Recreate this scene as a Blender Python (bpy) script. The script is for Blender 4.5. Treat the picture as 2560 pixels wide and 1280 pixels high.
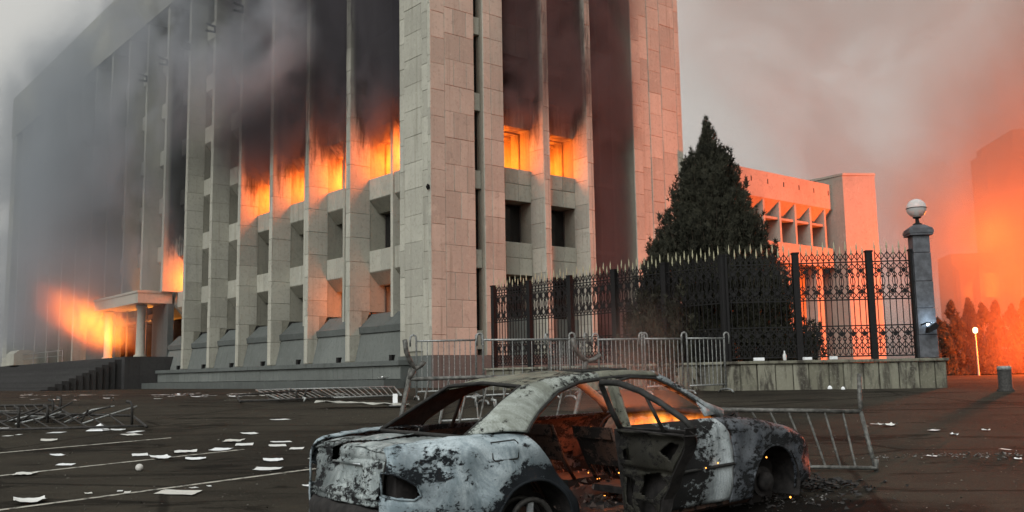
import bpy, bmesh, math, random
import numpy as np
from mathutils import Matrix, Vector
for o in list(bpy.data.objects): bpy.data.objects.remove(o)
S = bpy.context.scene
COL = S.collection
rnd = random.Random(7)
R_ = math.radians
# ------------------------------------------------------------------ camera
HC = 1.75                     # eye height; all z below are written relative to the eye and lifted by HC
FPX = 2360.11
PITCH, ROLL = R_(7.19339), R_(-1.00119)
right = np.array([1, 0, 0.]); fwd = np.array([0, math.cos(PITCH), math.sin(PITCH)]); up = np.array([0, -math.sin(PITCH), math.cos(PITCH)])
r2 = math.cos(ROLL) * right + math.sin(ROLL) * up
u2 = -math.sin(ROLL) * right + math.cos(ROLL) * up
cam = bpy.data.cameras.new('camera'); cam.sensor_width = 36; cam.lens = FPX / 2560 * 36
cam.clip_start = .05; cam.clip_end = 3000
co = bpy.data.objects.new('camera', cam); COL.objects.link(co)
m = Matrix.Identity(4)
for i in range(3):
    m[i][0], m[i][1], m[i][2] = r2[i], u2[i], -fwd[i]
m[2][3] = HC
co.matrix_world = m
S.camera = co
# ------------------------------------------------------------------ world, sun, exposure
SUN_EL, SUN_AZ = 38, 205      # soft light from behind the camera, a little to its left
W = bpy.data.worlds.new('World'); S.world = W; W.use_nodes = True
nt = W.node_tree; nt.nodes.clear()
N = nt.nodes.new; L = nt.links.new
out = N('ShaderNodeOutputWorld'); bg = N('ShaderNodeBackground'); sky = N('ShaderNodeTexSky')
sky.sky_type = 'NISHITA'; sky.sun_disc = False; sky.sun_elevation = R_(SUN_EL); sky.sun_rotation = R_(SUN_AZ); sky.dust_density = 6; sky.air_density = 1.0; sky.ozone_density = .5
hs = N('ShaderNodeHueSaturation'); hs.inputs['Saturation'].default_value = .10
tc = N('ShaderNodeTexCoord'); nz = N('ShaderNodeTexNoise'); nz.inputs['Scale'].default_value = 2.2; nz.inputs['Detail'].default_value = 5; nz.inputs['Distortion'].default_value = .6
mp = N('ShaderNodeMapRange'); mp.inputs[1].default_value = .3; mp.inputs[2].default_value = .75; mp.inputs[3].default_value = .72; mp.inputs[4].default_value = 1.12
mx = N('ShaderNodeMix'); mx.data_type = 'RGBA'; mx.blend_type = 'MULTIPLY'; mx.inputs[0].default_value = 1
tint = N('ShaderNodeMix'); tint.data_type = 'RGBA'; tint.blend_type = 'MULTIPLY'; tint.inputs[0].default_value = 1; tint.inputs[7].default_value = (1.0, .985, .93, 1)
L(sky.outputs[0], hs.inputs['Color']); L(hs.outputs[0], mx.inputs[6]); L(tc.outputs['Generated'], nz.inputs['Vector']); L(nz.outputs[0], mp.inputs[0]); L(mp.outputs[0], mx.inputs[7])
gm = N('ShaderNodeGamma'); gm.inputs[1].default_value = .4   # overcast: the dome's brightness evened out
L(mx.outputs[2], gm.inputs[0]); L(gm.outputs[0], tint.inputs[6]); L(tint.outputs[2], bg.inputs[0]); L(bg.outputs[0], out.inputs[0])
bg.inputs[1].default_value = .35
sl = bpy.data.lights.new('sun', 'SUN'); sl.energy = 1.45; sl.angle = R_(35); sl.color = (.93, .97, 1.0)
so = bpy.data.objects.new('sun', sl); COL.objects.link(so)
az = R_(SUN_AZ)
sd = Vector((math.sin(az) * math.cos(R_(SUN_EL)), math.cos(az) * math.cos(R_(SUN_EL)), math.sin(R_(SUN_EL))))
so.rotation_euler = sd.to_track_quat('Z', 'Y').to_euler(); so.location = (0, -10, 30)
S.view_settings.view_transform = 'Standard'; S.view_settings.look = 'None'; S.view_settings.exposure = .2; S.view_settings.gamma = 1
S.view_settings.use_curve_mapping = False
S.render.engine = 'CYCLES'
cy = S.cycles
cy.use_denoising = True; cy.use_adaptive_sampling = True; cy.adaptive_threshold = .03; cy.max_bounces = 4; cy.diffuse_bounces = 2; cy.glossy_bounces = 2; cy.transparent_max_bounces = 10; cy.volume_bounces = 0
cy.volume_step_rate = 1.4; cy.volume_max_steps = 64; cy.sample_clamp_indirect = 6; cy.caustics_reflective = False; cy.caustics_refractive = False
try: cy.denoiser = 'OPENIMAGEDENOISE'
except Exception: pass

# ------------------------------------------------------------------ geometry frames
def ray(x, y):
    q = np.array([(x - 1280) / FPX, (640 - y) / FPX, 1.])
    return r2 * q[0] + u2 * q[1] + fwd * q[2]
def gz(Y):                    # ground height (relative to the eye): the lot rises gently to the building, then lies level
    t = (22.1 - Y) * .062 / .05
    return -.46 - .05 * (t + math.log1p(math.exp(-abs(t))) if t > 0 else math.log1p(math.exp(t)))
def gp(x, y):                 # point of the ground seen in direction (x, y)
    r = ray(x, y); a, b = .5, 400.
    for _ in range(60):
        c = (a + b) / 2
        if r[2] * c > gz(r[1] * c): a = c
        else: b = c
    return r * a
def at(x, y, Y):
    r = ray(x, y); return r * (Y / r[1])
BY = R_(50.102)
U = np.array([-math.cos(BY), math.sin(BY), 0]); V = np.array([math.sin(BY), math.cos(BY), 0])
OB = np.array([-3.36954532, 39.0, 0.0])
def up_z(p): return (float(p[0]), float(p[1]), float(p[2]) + HC)

# ------------------------------------------------------------------ mesh helpers
class MB:
    def __init__(s): s.v = []; s.f = []
    def add(s, vs, fs):
        o = len(s.v); s.v += [tuple(map(float, p)) for p in vs]; s.f += [tuple(i + o for i in f) for f in fs]; return s
    def box(s, x0, x1, y0, y1, z0, z1):
        return s.add([(x0, y0, z0), (x1, y0, z0), (x1, y1, z0), (x0, y1, z0), (x0, y0, z1), (x1, y0, z1), (x1, y1, z1), (x0, y1, z1)],
                     [(3, 2, 1, 0), (4, 5, 6, 7), (0, 1, 5, 4), (1, 2, 6, 5), (2, 3, 7, 6), (3, 0, 4, 7)])
    def prism(s, poly, a0, a1, axis):      # poly in the two other axes (in order), extruded along axis
        def P(p, a):
            if axis == 0: return (a, p[0], p[1])
            if axis == 1: return (p[0], a, p[1])
            return (p[0], p[1], a)
        n = len(poly)
        return s.add([P(p, a0) for p in poly] + [P(p, a1) for p in poly],
                     [tuple(range(n)), tuple(range(2 * n - 1, n - 1, -1))] + [(i, i + n, (i + 1) % n + n, (i + 1) % n) for i in range(n)])
    def tube(s, pts, r, n=6, caps=True):
        pts = [np.array(p, float) for p in pts]; k = len(pts)
        rr = r if hasattr(r, '__len__') else [r] * k
        vs = []; prev = None
        for i, p in enumerate(pts):
            t = pts[min(i + 1, k - 1)] - pts[max(i - 1, 0)]; t = t / (np.linalg.norm(t) + 1e-9)
            if prev is None:
                a = np.array([0, 0, 1.]) if abs(t[2]) < .9 else np.array([1., 0, 0])
                b = np.cross(t, a)
            else: b = prev - t * (prev @ t)
            b /= np.linalg.norm(b) + 1e-9; prev = b; c = np.cross(t, b)
            for j in range(n):
                an = 2 * math.pi * j / n; vs.append(p + rr[i] * (math.cos(an) * b + math.sin(an) * c))
        fs = [(i * n + j, i * n + (j + 1) % n, (i + 1) * n + (j + 1) % n, (i + 1) * n + j) for i in range(k - 1) for j in range(n)]
        if caps: fs += [tuple(range(n - 1, -1, -1)), tuple(range((k - 1) * n, k * n))]
        return s.add(vs, fs)
    def bar(s, p, q, w, h=None):           # rectangular bar between two points
        p = np.array(p, float); q = np.array(q, float); t = (q - p) / (np.linalg.norm(q - p) + 1e-9)
        a = np.array([0, 0, 1.]) if abs(t[2]) < .95 else np.array([0, 1., 0])
        b = np.cross(t, a); b /= np.linalg.norm(b); c = np.cross(b, t); h = h or w
        vs = [x + sb * b * w / 2 + sc * c * h / 2 for x in (p, q) for sb, sc in ((-1, -1), (1, -1), (1, 1), (-1, 1))]
        return s.add(vs, [(3, 2, 1, 0), (4, 5, 6, 7), (0, 1, 5, 4), (1, 2, 6, 5), (2, 3, 7, 6), (3, 0, 4, 7)])
    def lathe(s, prof, n=16, c=(0, 0)):
        vs = [(c[0] + r * math.cos(2 * math.pi * j / n), c[1] + r * math.sin(2 * math.pi * j / n), z) for r, z in prof for j in range(n)]
        k = len(prof)
        fs = [(i * n + j, i * n + (j + 1) % n, (i + 1) * n + (j + 1) % n, (i + 1) * n + j) for i in range(k - 1) for j in range(n)]
        fs += [tuple(range(n - 1, -1, -1)), tuple(range((k - 1) * n, k * n))]
        return s.add(vs, fs)
    def grid(s, G):                        # G[i][j] points
        a, b = len(G), len(G[0])
        return s.add([p for row in G for p in row], [(i * b + j, (i + 1) * b + j, (i + 1) * b + j + 1, i * b + j + 1) for i in range(a - 1) for j in range(b - 1)])
    def mesh(s, name, mat, smooth=False):
        me = bpy.data.meshes.new(name); me.from_pydata(s.v, [], s.f); me.update()
        if mat: me.materials.append(mat)
        if smooth:
            for p in me.polygons: p.use_smooth = True
        return me
    def build(s, name, mat, parent=None, smooth=False, loc=None):
        return link(name, s.mesh(name, mat, smooth), parent, loc)
def link(name, me, parent=None, loc=None, rot=None):
    o = bpy.data.objects.new(name, me); COL.objects.link(o)
    if parent: o.parent = parent
    if loc is not None: o.location = loc
    if rot is not None: o.rotation_euler = rot
    return o
def empty(name, loc=(0, 0, 0), rz=0):
    o = bpy.data.objects.new(name, None); COL.objects.link(o); o.location = loc; o.rotation_euler = (0, 0, rz); o.empty_display_size = .2; return o
def tag(o, label=None, cat=None, group=None, kind=None):
    if label: o['label'] = label
    if cat: o['category'] = cat
    if group: o['group'] = group
    if kind: o['kind'] = kind
    return o
def mod(o, t, **k):
    mdf = o.modifiers.new(t.lower(), t)
    for a, b in k.items(): setattr(mdf, a, b)
    return mdf
def shade_auto(me, ang=40):
    me.polygons.foreach_set('use_smooth', [True] * len(me.polygons))
    try: me.set_sharp_from_angle(angle=R_(ang))
    except Exception: pass

# ------------------------------------------------------------------ materials
class NT:
    def __init__(s, name):
        s.m = bpy.data.materials.new(name); s.m.use_nodes = True; s.t = s.m.node_tree; s.t.nodes.clear(); s.out = s.n('ShaderNodeOutputMaterial')
    def n(s, t, **k):
        x = s.t.nodes.new(t)
        for a, b in k.items():
            if a.startswith('i_'):
                key = a[2:]; x.inputs[int(key) if key.isdigit() else key].default_value = b
            else: setattr(x, a, b)
        return x
    def l(s, a, b): s.t.links.new(a, b)
    def coord(s, ob=None, which='Object'):
        c = s.n('ShaderNodeTexCoord')
        if ob: c.object = ob
        return c.outputs[which]
    def mapping(s, v, scale=(1, 1, 1), loc=(0, 0, 0), rot=(0, 0, 0)):
        x = s.n('ShaderNodeMapping'); x.inputs['Scale'].default_value = scale; x.inputs['Location'].default_value = loc; x.inputs['Rotation'].default_value = rot; s.l(v, x.inputs[0]); return x.outputs[0]
    def noise(s, v, scale, detail=4, rough=.55, dist=0, col=False):
        x = s.n('ShaderNodeTexNoise'); x.inputs['Scale'].default_value = scale; x.inputs['Detail'].default_value = detail; x.inputs['Roughness'].default_value = rough; x.inputs['Distortion'].default_value = dist
        if v is not None: s.l(v, x.inputs['Vector'])
        return x.outputs['Color' if col else 0]
    def ramp(s, f, a, b, lo=0., hi=1., smooth=True):
        x = s.n('ShaderNodeMapRange'); x.interpolation_type = 'SMOOTHSTEP' if smooth else 'LINEAR'
        for i, k in ((1, a), (2, b), (3, lo), (4, hi)): x.inputs[i].default_value = k
        s.l(f, x.inputs[0]); return x.outputs[0]
    def math(s, op, a, b=None, c=None, clamp=False):
        x = s.n('ShaderNodeMath'); x.operation = op; x.use_clamp = clamp
        for i, k in enumerate((a, b, c)):
            if k is None: continue
            if isinstance(k, (int, float)): x.inputs[i].default_value = k
            else: s.l(k, x.inputs[i])
        return x.outputs[0]
    def mix(s, f, a, b, blend='MIX'):
        x = s.n('ShaderNodeMix'); x.data_type = 'RGBA'; x.blend_type = blend
        for i, k in ((0, f), (6, a), (7, b)):
            if isinstance(k, (int, float)): x.inputs[i].default_value = k
            elif isinstance(k, tuple): x.inputs[i].default_value = k if len(k) == 4 else (*k, 1)
            else: s.l(k, x.inputs[i])
        return x.outputs[2]
    def sep(s, v):
        x = s.n('ShaderNodeSeparateXYZ'); s.l(v, x.inputs[0]); return x.outputs
    def bsdf(s, color, rough=.8, metal=0, bump=None, bstr=.3, bdist=.02, spec=None):
        b = s.n('ShaderNodeBsdfPrincipled')
        for k, i in ((color, 'Base Color'), (rough, 'Roughness'), (metal, 'Metallic')):
            if isinstance(k, (int, float)): b.inputs[i].default_value = k
            elif isinstance(k, tuple): b.inputs[i].default_value = (*k, 1)
            else: s.l(k, b.inputs[i])
        if spec is not None: b.inputs['Specular IOR Level'].default_value = spec
        if bump is not None:
            q = s.n('ShaderNodeBump'); q.inputs['Strength'].default_value = bstr; q.inputs['Distance'].default_value = bdist; s.l(bump, q.inputs['Height']); s.l(q.outputs[0], b.inputs['Normal'])
        s.l(b.outputs[0], s.out.inputs[0]); return b
def plain(name, c, rough=.8, metal=0, nscale=8, var=.25, spec=None, bstr=.15):
    t = NT(name); v = t.coord(); n = t.noise(v, nscale, 5)
    lo = tuple(k * (1 - var) for k in c); hi = tuple(min(1, k * (1 + var)) for k in c)
    t.bsdf(t.mix(t.ramp(n, .3, .7), lo, hi), rough, metal, n, bstr, .01, spec); return t.m

BLD = empty('office_building', (OB[0], OB[1], HC), math.pi / 2 - BY)   # local x = along the short facade, y = along the long facade
ANX = empty('annex_building', (OB[0], OB[1], HC), math.pi / 2 - BY)

def stone(name, base, root, var=.2, soot=None, rough=.88, streak=.62, scale=1.):
    t = NT(name); v = t.coord(root)
    oi = t.n('ShaderNodeObjectInfo')
    big = t.noise(v, .45 * scale, 4); fine = t.noise(v, 7 * scale, 6, .65)
    vein = t.noise(t.mapping(v, (3, 3, 1.2)), 1.6, 6, .7, 1.2)
    st = t.noise(t.mapping(v, (3.2, 3.2, .13)), 1.0, 7, .68)
    c = t.mix(t.ramp(oi.outputs['Random'], 0, 1, 0, 1, False), tuple(k * (1 - var) for k in base), tuple(k * (1 + var * .6) for k in base))
    c = t.mix(t.math('MULTIPLY', t.ramp(big, .35, .7), .5), c, tuple(k * .72 for k in base))
    c = t.mix(t.math('MULTIPLY', t.ramp(vein, .52, .72), .55), c, (base[0] * 1.12, base[1] * 1.1, base[2] * 1.05))
    c = t.mix(t.math('MULTIPLY', t.ramp(st, .5, .78), streak), c, (base[0] * .42, base[1] * .40, base[2] * .36))
    c = t.mix(t.math('MULTIPLY', t.ramp(fine, .50, .72), .5), c, tuple(k * .55 for k in base))
    med = t.noise(v, 2.3 * scale, 7, .72, .6); c = t.mix(t.math('MULTIPLY', t.ramp(med, .56, .70), .45), c, tuple(k * .5 for k in base)); c = t.mix(t.math('MULTIPLY', t.ramp(med, .44, .30), .35), c, tuple(min(1, k * 1.3) for k in base))
    if soot: c = soot(t, v, c)
    t.bsdf(c, rough, 0, t.math('ADD', fine, med), .4, .015, .2); return t.m
def soot_main(t, v, c):
    # soot licked up the bays above the burning windows: long facade y 2.4..19.3 above z 10.8, short facade x 4..12.6 above z 11
    X, Y, Z = t.sep(v)
    n = t.noise(t.mapping(v, (1.6, 1.6, .22)), 1.1, 7, .68)
    zz = t.math('ADD', Z, t.math('MULTIPLY', t.math('SUBTRACT', n, .5), 9.))
    a = t.math('MULTIPLY', t.ramp(zz, 10.2, 12.6), t.math('MULTIPLY', t.ramp(Y, 2.3, 2.7), t.ramp(Y, 19.3, 21.5, 1, 0)))
    a = t.math('MULTIPLY', a, t.math('MAXIMUM', t.ramp(X, .05, .4, .1, 1), t.math('MULTIPLY', t.ramp(n, .5, .62), .75)))
    b = t.math('MULTIPLY', t.ramp(zz, 10.6, 13), t.math('MULTIPLY', t.ramp(X, 4.1, 4.3), t.ramp(X, 12.4, 12.7, 1, 0)))
    b = t.math('MULTIPLY', b, t.math('MAXIMUM', t.ramp(Y, .05, .4, .1, 1), t.math('MULTIPLY', t.ramp(n, .5, .62), .75)))
    e = t.math('MULTIPLY', t.math('MULTIPLY', t.ramp(zz, 7.2, 9.), t.ramp(zz, 24, 28, 1, 0)), t.math('MULTIPLY', t.ramp(Y, 27.8, 28.2), t.ramp(Y, 31.6, 32.4, 1, 0)))
    e = t.math('MULTIPLY', e, t.ramp(X, .12, .5, .15, 1))
    k = t.math('MAXIMUM', t.math('MAXIMUM', a, b), e)
    return t.mix(t.math('MULTIPLY', k, .9), c, (.016, .014, .014))
M_STONE = stone('limestone_cladding', (.42, .41, .345), BLD, soot=soot_main)
M_CORE = stone('limestone_joint', (.27, .26, .21), BLD, soot=soot_main)
M_GRANITE = stone('dark_granite', (.11, .12, .113), BLD, var=.2)
M_PLINTH = stone('grey_plinth_stone', (.15, .162, .15), BLD, var=.2, streak=.6)
M_STEP = stone('soot_dark_steps', (.045, .044, .043), BLD, var=.25)
M_ROOM = plain('charred_plaster', (.13, .105, .085), .95, nscale=2)
M_GLASS = NT('dark_window_glass'); M_GLASS.bsdf((.012, .011, .011), .12); M_GLASS = M_GLASS.m
M_FRAME = plain('charred_window_frame', (.07, .06, .05), .6, nscale=20)
M_STONE2 = stone('annex_concrete', (.34, .29, .24), ANX, streak=.25)
M_IRON = plain('black_wrought_iron', (.011, .0105, .0105), .6, .1, 30, .3, .2)
M_GILT = plain('pale_gilt_paint', (.38, .36, .24), .7, .05, 40, .2, .2)
M_STEEL = plain('weathered_galvanised_steel', (.26, .27, .26), .5, .55, 25, .35)
M_DSTEEL = plain('dark_weathered_steel', (.11, .11, .10), .65, .4, 18, .5)
M_BSTEEL = plain('sooty_steel', (.035, .033, .03), .7, .3, 25, .5)
M_PAPER = plain('white_paper', (.80, .82, .82), .9, 0, 6, .06)
M_BARK = plain('brown_bark', (.06, .045, .03), .95, nscale=12)

# ------------------------------------------------------------------ ground
def ground():
    xs = sorted(set([-900, -500, -250, -120, -70] + [i * 1.5 for i in range(-30, 31)] + [70, 120, 250, 500, 900]))
    ys = sorted(set([-60, -30, -15] + [i * .75 for i in range(-8, 60)] + [50, 60, 75, 95, 120, 180, 300, 600, 1400]))
    b = MB(); b.grid([[(x, y, gz(y) + HC) for y in ys] for x in xs])
    t = NT('worn_asphalt'); v = t.coord(None, 'Object')
    a = t.noise(v, .35, 5, .6); f = t.noise(v, 60, 3, .7); g = t.noise(v, 3.2, 6, .6); 
    st = t.noise(t.mapping(v, (.12, .9, 1), rot=(0, 0, R_(-14))), 1.0, 6, .62, .4)
    c = t.mix(t.ramp(a, .3, .7), (.021, .0188, .0150), (.046, .041, .032))
    c = t.mix(t.math('MULTIPLY', t.ramp(g, .5, .75), .5), c, (.060, .051, .038))
    c = t.mix(t.math('MULTIPLY', t.ramp(st, .54, .68), .75), c, (.006, .0052, .0045))
    c = t.mix(t.math('MULTIPLY', t.ramp(f, .52, .75), .5), c, (.095, .084, .066))
    sp = t.noise(v, 170, 2, .6); c = t.mix(t.math('MULTIPLY', t.ramp(sp, .62, .70), .6), c, (.17, .155, .13)); pt = t.noise(t.mapping(v, (.5, 1.3, 1)), .8, 7, .7, .8); c = t.mix(t.math('MULTIPLY', t.ramp(pt, .56, .62), .6), c, (.005, .0045, .004))
    # soot patch around the burnt car
    X, Y, Z = t.sep(v)
    dx = t.math('DIVIDE', t.math('SUBTRACT', X, 1.3), 3.0); dy = t.math('DIVIDE', t.math('SUBTRACT', Y, 8.6), 1.9)
    rr = t.math('SQRT', t.math('ADD', t.math('MULTIPLY', dx, dx), t.math('MULTIPLY', dy, dy)))
    rr = t.math('ADD', rr, t.math('MULTIPLY', t.math('SUBTRACT', t.noise(v, 1.4, 5), .5), .9))
    c = t.mix(t.math('MULTIPLY', t.ramp(rr, .55, 1.05, 1, 0), .85), c, (.004, .0036, .0036))
    # trodden cracks
    vo = t.n('ShaderNodeTexVoronoi'); vo.feature = 'DISTANCE_TO_EDGE'; vo.inputs['Scale'].default_value = .22; t.l(t.mix(.12, v, t.noise(v, 1.2, 4, col=True), 'ADD'), vo.inputs['Vector'])
    c = t.mix(t.math('MULTIPLY', t.ramp(vo.outputs['Distance'], .004, .012, 1, 0), .55), c, (.005, .0045, .004))
    t.bsdf(c, t.ramp(a, .3, .7, .8, .97), 0, t.math('ADD', f, g), .5, .02, .04)
    o = b.build('ground', t.m, smooth=True); return tag(o, kind='structure')
GROUND = ground()
def marking(name, pts, w, mat):
    # painted stripe following the ground, 4 mm above it
    b = MB(); n = 24; L0 = []; L1 = []
    p, q = np.array(pts[0][:2]), np.array(pts[1][:2]); d = (q - p) / np.linalg.norm(q - p); s = np.array([-d[1], d[0]]) * w / 2
    G = []
    for i in range(n + 1):
        c = p + (q - p) * i / n
        G.append([(*(c - s), gz((c - s)[1]) + HC + .005), (*(c + s), gz((c + s)[1]) + HC + .005)])
    b.grid(G); return b.build(name, mat, GROUND)
t = NT('worn_road_paint'); v = t.coord(); n = t.noise(v, 9, 6, .7)
t.bsdf(t.mix(t.ramp(n, .36, .54), (.03, .027, .022), (.40, .385, .33)), .8, 0, n, .1); M_PAINT = t.m
for a, b_ in (((-60, 1138), (428, 1095)), ((-120, 1203), (610, 1124)), ((-160, 1297), (790, 1172)), ((560, 1001), (745, 996))):
    marking('parking_line', (gp(*a), gp(*b_)), .075, M_PAINT)

# ------------------------------------------------------------------ main building
tag(BLD, 'tall pale stone government building with projecting fins and burning windows', 'building')
ZT = 30.4; ZF = 26.0          # roofline, underside of the parapet band
LEN, WID = 77.7, 16.5
SILLS = [6.0 + 3.5 * k for k in range(6)]
_pc = {}
def slab_mesh(w, h, d, mat, ch=.014):
    k = (round(w, 2), round(h, 2), round(d, 3), mat.name)
    if k not in _pc:
        b = MB(); c = ch
        b.add([(0, 0, 0), (w, 0, 0), (w, 0, h), (0, 0, h), (0, -d + c, 0), (w, -d + c, 0), (w, -d + c, h), (0, -d + c, h), (c, -d, c), (w - c, -d, c), (w - c, -d, h - c), (c, -d, h - c)],
              [(0, 1, 5, 4), (1, 2, 6, 5), (2, 3, 7, 6), (3, 0, 4, 7), (4, 5, 9, 8), (5, 6, 10, 9), (6, 7, 11, 10), (7, 4, 8, 11), (8, 9, 10, 11)])
        _pc[k] = b.mesh('stone_panel', mat)
    return _pc[k]
def panel_y(parent, x0, x1, yf, z0, z1, mat, gap=.012, d=.05, name='stone_panel'):     # faces -y, back at yf
    o = link(name, slab_mesh(x1 - x0 - gap, z1 - z0 - gap, d, mat), parent, (x0 + gap / 2, yf + rnd.uniform(0, .012), z0 + gap / 2)); return o
def panel_x(parent, y0, y1, xf, z0, z1, mat, gap=.012, d=.05, name='stone_panel'):     # faces -x, back at xf
    o = link(name, slab_mesh(y1 - y0 - gap, z1 - z0 - gap, d, mat), parent, (xf + rnd.uniform(0, .012), y1 - gap / 2, z0 + gap / 2), (0, 0, -math.pi / 2)); return o
ROWS = []
z = .87
while z < ZT - .1: ROWS.append((z, min(z + 1.165, ZT))); z += 1.165
def pylon():
    b = MB(); b.box(.06, 2.38, .06, 2.40, -.6, ZT); b.box(2.38, 2.9, .75, 2.40, -.6, ZT); b.box(2.9, 4.03, .06, 2.40, -.6, ZT)
    p = b.build('pylon', M_CORE, BLD)
    def jit(zs, k): return zs
    for r, (z0, z1) in enumerate(ROWS):
        o = (.0, .38, .78)[r % 3] * 0
        for c, (a, e) in enumerate(((0.0, .2), (.2, .62), (.62, 2.0), (2.02, 2.42))):
            dz = (-.0, -.32, .18, -.1)[c]
            za, zb = max(.87, z0 + dz), z1 + dz
            panel_x(p, a, e, .06, za, zb, M_STONE, .007, .062 if c != 3 else .03)
        sp = ((0.0, .77), (.77, 1.6), (1.6, 2.38)) if r % 2 else ((0.0, .77), (.77, 1.25), (1.25, 1.95), (1.95, 2.38))
        for c, (a, e) in enumerate(sp):
            panel_y(p, a + (.012 if c == 0 else 0), e, .06, max(.87, z0 - (.32 if c == 0 else 0)), z1 - (.32 if c == 0 else 0), M_STONE, .007, .06)
        for c, (a, e) in enumerate(((2.9, 3.32), (3.32, 4.05))):
            panel_y(p, a, e, .06, max(.87, z0 + .25 if r else .87), z1 + .25, M_STONE, .007, .06)
    # infill slabs of the slot
    for k in range(-1, 6):
        zs = 5.48 + 3.53 * k
        panel_y(p, 2.39, 2.89, .42, zs - .82, zs, M_STONE, .01, .18, 'slot_infill')
        b2 = MB(); b2.box(2.39, 2.89, .50, .53, zs, zs + 2.7); b2.build('slot_pane', M_GLASS, p)
    g = MB(); g.box(-.04, 4.09, -.04, 2.44, -.6, .87); g.build('granite_base', M_GRANITE, BLD)
pylon()
def pylon_right():
    b = MB(); b.box(12.70, 16.44, .06, 4, -.6, ZT); p = b.build('pylon', M_CORE, BLD)
    for r, (z0, z1) in enumerate(ROWS):
        for c, (a, e) in enumerate(((12.64, 13.3), (13.3, 13.95), (13.95, 14.9), (14.9, 16.1), (16.1, 16.5))):
            d = .06 if c not in (1, 2) else (.02 if c == 1 else .05)
            panel_y(p, a, e, .06, max(.87, z0 + (.0, .3, -.25, .15, 0)[c]), z1 + (.0, .3, -.25, .15, 0)[c], M_STONE, .007, d)
pylon_right()
FINP = [(.05, .72), (.6, .72), (.7, 2.1), (1.12, 3.1), (2.4, 3.1), (2.4, ZF), (.05, ZF)]
fin_u = [(6.68 + 4.14 * k, 7.10 + 4.14 * k) for k in range(17)]
for k, (a, e) in enumerate(fin_u):
    z0 = .72 if e < 31 else (6.0 if a < 50 else 1.6)
    poly = FINP if e < 31 else [(.05, z0), (2.4, z0), (2.4, ZF), (.05, ZF)]
    b = MB(); b.prism(poly, a + .02, e - .02, 1)
    fo = b.build('facade_fin', M_CORE if k < 6 else M_STONE, BLD)
    if k < 6:
        rows = [(.75, 1.95, .58), (1.95, 3.12, .68)] + [(3.12 + 1.165 * i, 3.12 + 1.165 * (i + 1), 1.13) for i in range(19)]
        off = (k * .37) % .5
        for i, (z0, z1, w) in enumerate(rows):
            if i > 1: z0, z1 = z0 - (off if i > 2 else 0), z1 - off
            panel_y(fo, .04, w, a + .03, z0, z1, M_STONE, .012, .03)
            panel_x(fo, a, a + .24, .05, z0, z1, M_STONE, .012, .05)
            panel_x(fo, a + .24, e, .05, z0, z1, M_STONE, .012, .035)
# bays of the long facade
edges = [2.42] + [q for ae in fin_u for q in ae] + [LEN - 2]
FIRE_L = {(0, 1), (1, 1), (2, 1), (3, 1)}          # (bay, sill index)
FIRE_L2 = {(6, 0)}
DIM_L = {(0, -1), (1, -1)}
def window(parent_pos, w, h, burning, facing, mull=(.5,)):
    # frame plus panes in the plane x (facing 'x') or y (facing 'y'); origin is lower corner
    b = MB(); t_ = .06
    def bx(a0, a1, z0, z1, d=.07): b.box(*( (0, d, a0, a1, z0, z1) if facing == 'x' else (a0, a1, 0, d, z0, z1)))
    bx(0, w, 0, t_); bx(0, w, h - t_, h); bx(0, t_, t_, h - t_); bx(w - t_, w, t_, h - t_)
    for q in mull: bx(w * q - .03, w * q + .03, t_, h - t_)
    f = b.build('window', M_FRAME, BLD, loc=parent_pos)
    if not burning:
        qs = [0, *mull, 1]
        for i in range(len(qs) - 1):
            a0, a1 = w * qs[i] + .05, w * qs[i + 1] - .05
            g = MB()
            if facing == 'x': g.box(.03, .045, a0, a1, .05, h - .05)
            else: g.box(a0, a1, .03, .045, .05, h - .05)
            g.build('pane', M_GLASS, f)
    return f
SPP = lambda zt: [(1.1, zt), (1.1, zt - 1.05), (1.62, zt - 1.62), (2.4, zt - 1.62), (2.4, zt - .02), (1.16, zt - .02)]
for bay in range(len(edges) // 2):
    y0, y1 = edges[2 * bay], edges[2 * bay + 1]
    mid = (y0 + y1) / 2
    ent = 32 < y0 < 49.5
    if y0 < 46:
        b = MB(); b.box(.98, 2.4, mid - .1, mid + .1, 2.6 if y1 < 32 else 6, ZF); b.build('thin_fin', M_STONE, BLD)
    for si, zt in enumerate(SILLS):
        for a, e in (((y0, mid - .1), (mid + .1, y1)) if y0 < 46 else ((y0, y1),)):
            if ent and si == 0: continue
            b = MB(); b.prism([(x - .0, zz) for x, zz in SPP(zt)], a + .003, e - .003, 1)
            sp = b.build('spandrel', M_STONE if si > 2 or bay > 3 else M_CORE, BLD)
            if si <= 2 and bay <= 3:
                h_ = (e - a) / 2
                for i in range(2): panel_x(sp, a + i * h_, a + (i + 1) * h_, 1.1, zt - 1.03, zt, M_STONE, .012, .03)
            burning = (bay, si) in FIRE_L or (bay, si) in FIRE_L2
            if si < 5 and bay < 12: window((1.95, a, zt), e - a, 3.5 - 1.62, burning, 'x', (.5,) if bay < 4 else ())
    if y1 < 32:
        # ground floor: dark sloping plinth wall, ledge, sloping sill, window
        b = MB(); b.prism([(.30, .70), (.62, 2.04), (.62, 2.04), (1.9, 2.04), (1.9, .70)], y0 + .002, y1 - .002, 1); pl = b.build('sloping_plinth', M_PLINTH, BLD)
        b = MB(); b.prism([(.54, 2.05), (.50, 2.34), (.62, 2.40), (1.25, 3.0), (2.4, 3.0), (2.4, 2.05)], y0 + .002, y1 - .002, 1); b.build('plinth_ledge', M_GRANITE, BLD)
        b = MB(); b.box(.18, .42, y0 + .9, y0 + 1.12, .72, .98); b.build('floodlight_box', M_IRON, BLD)
        for a, e in ((y0, mid - .1), (mid + .1, y1)): window((1.95, a, 3.0), e - a, 1.38, (bay, -1) in DIM_L, 'x', (.5,))
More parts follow.
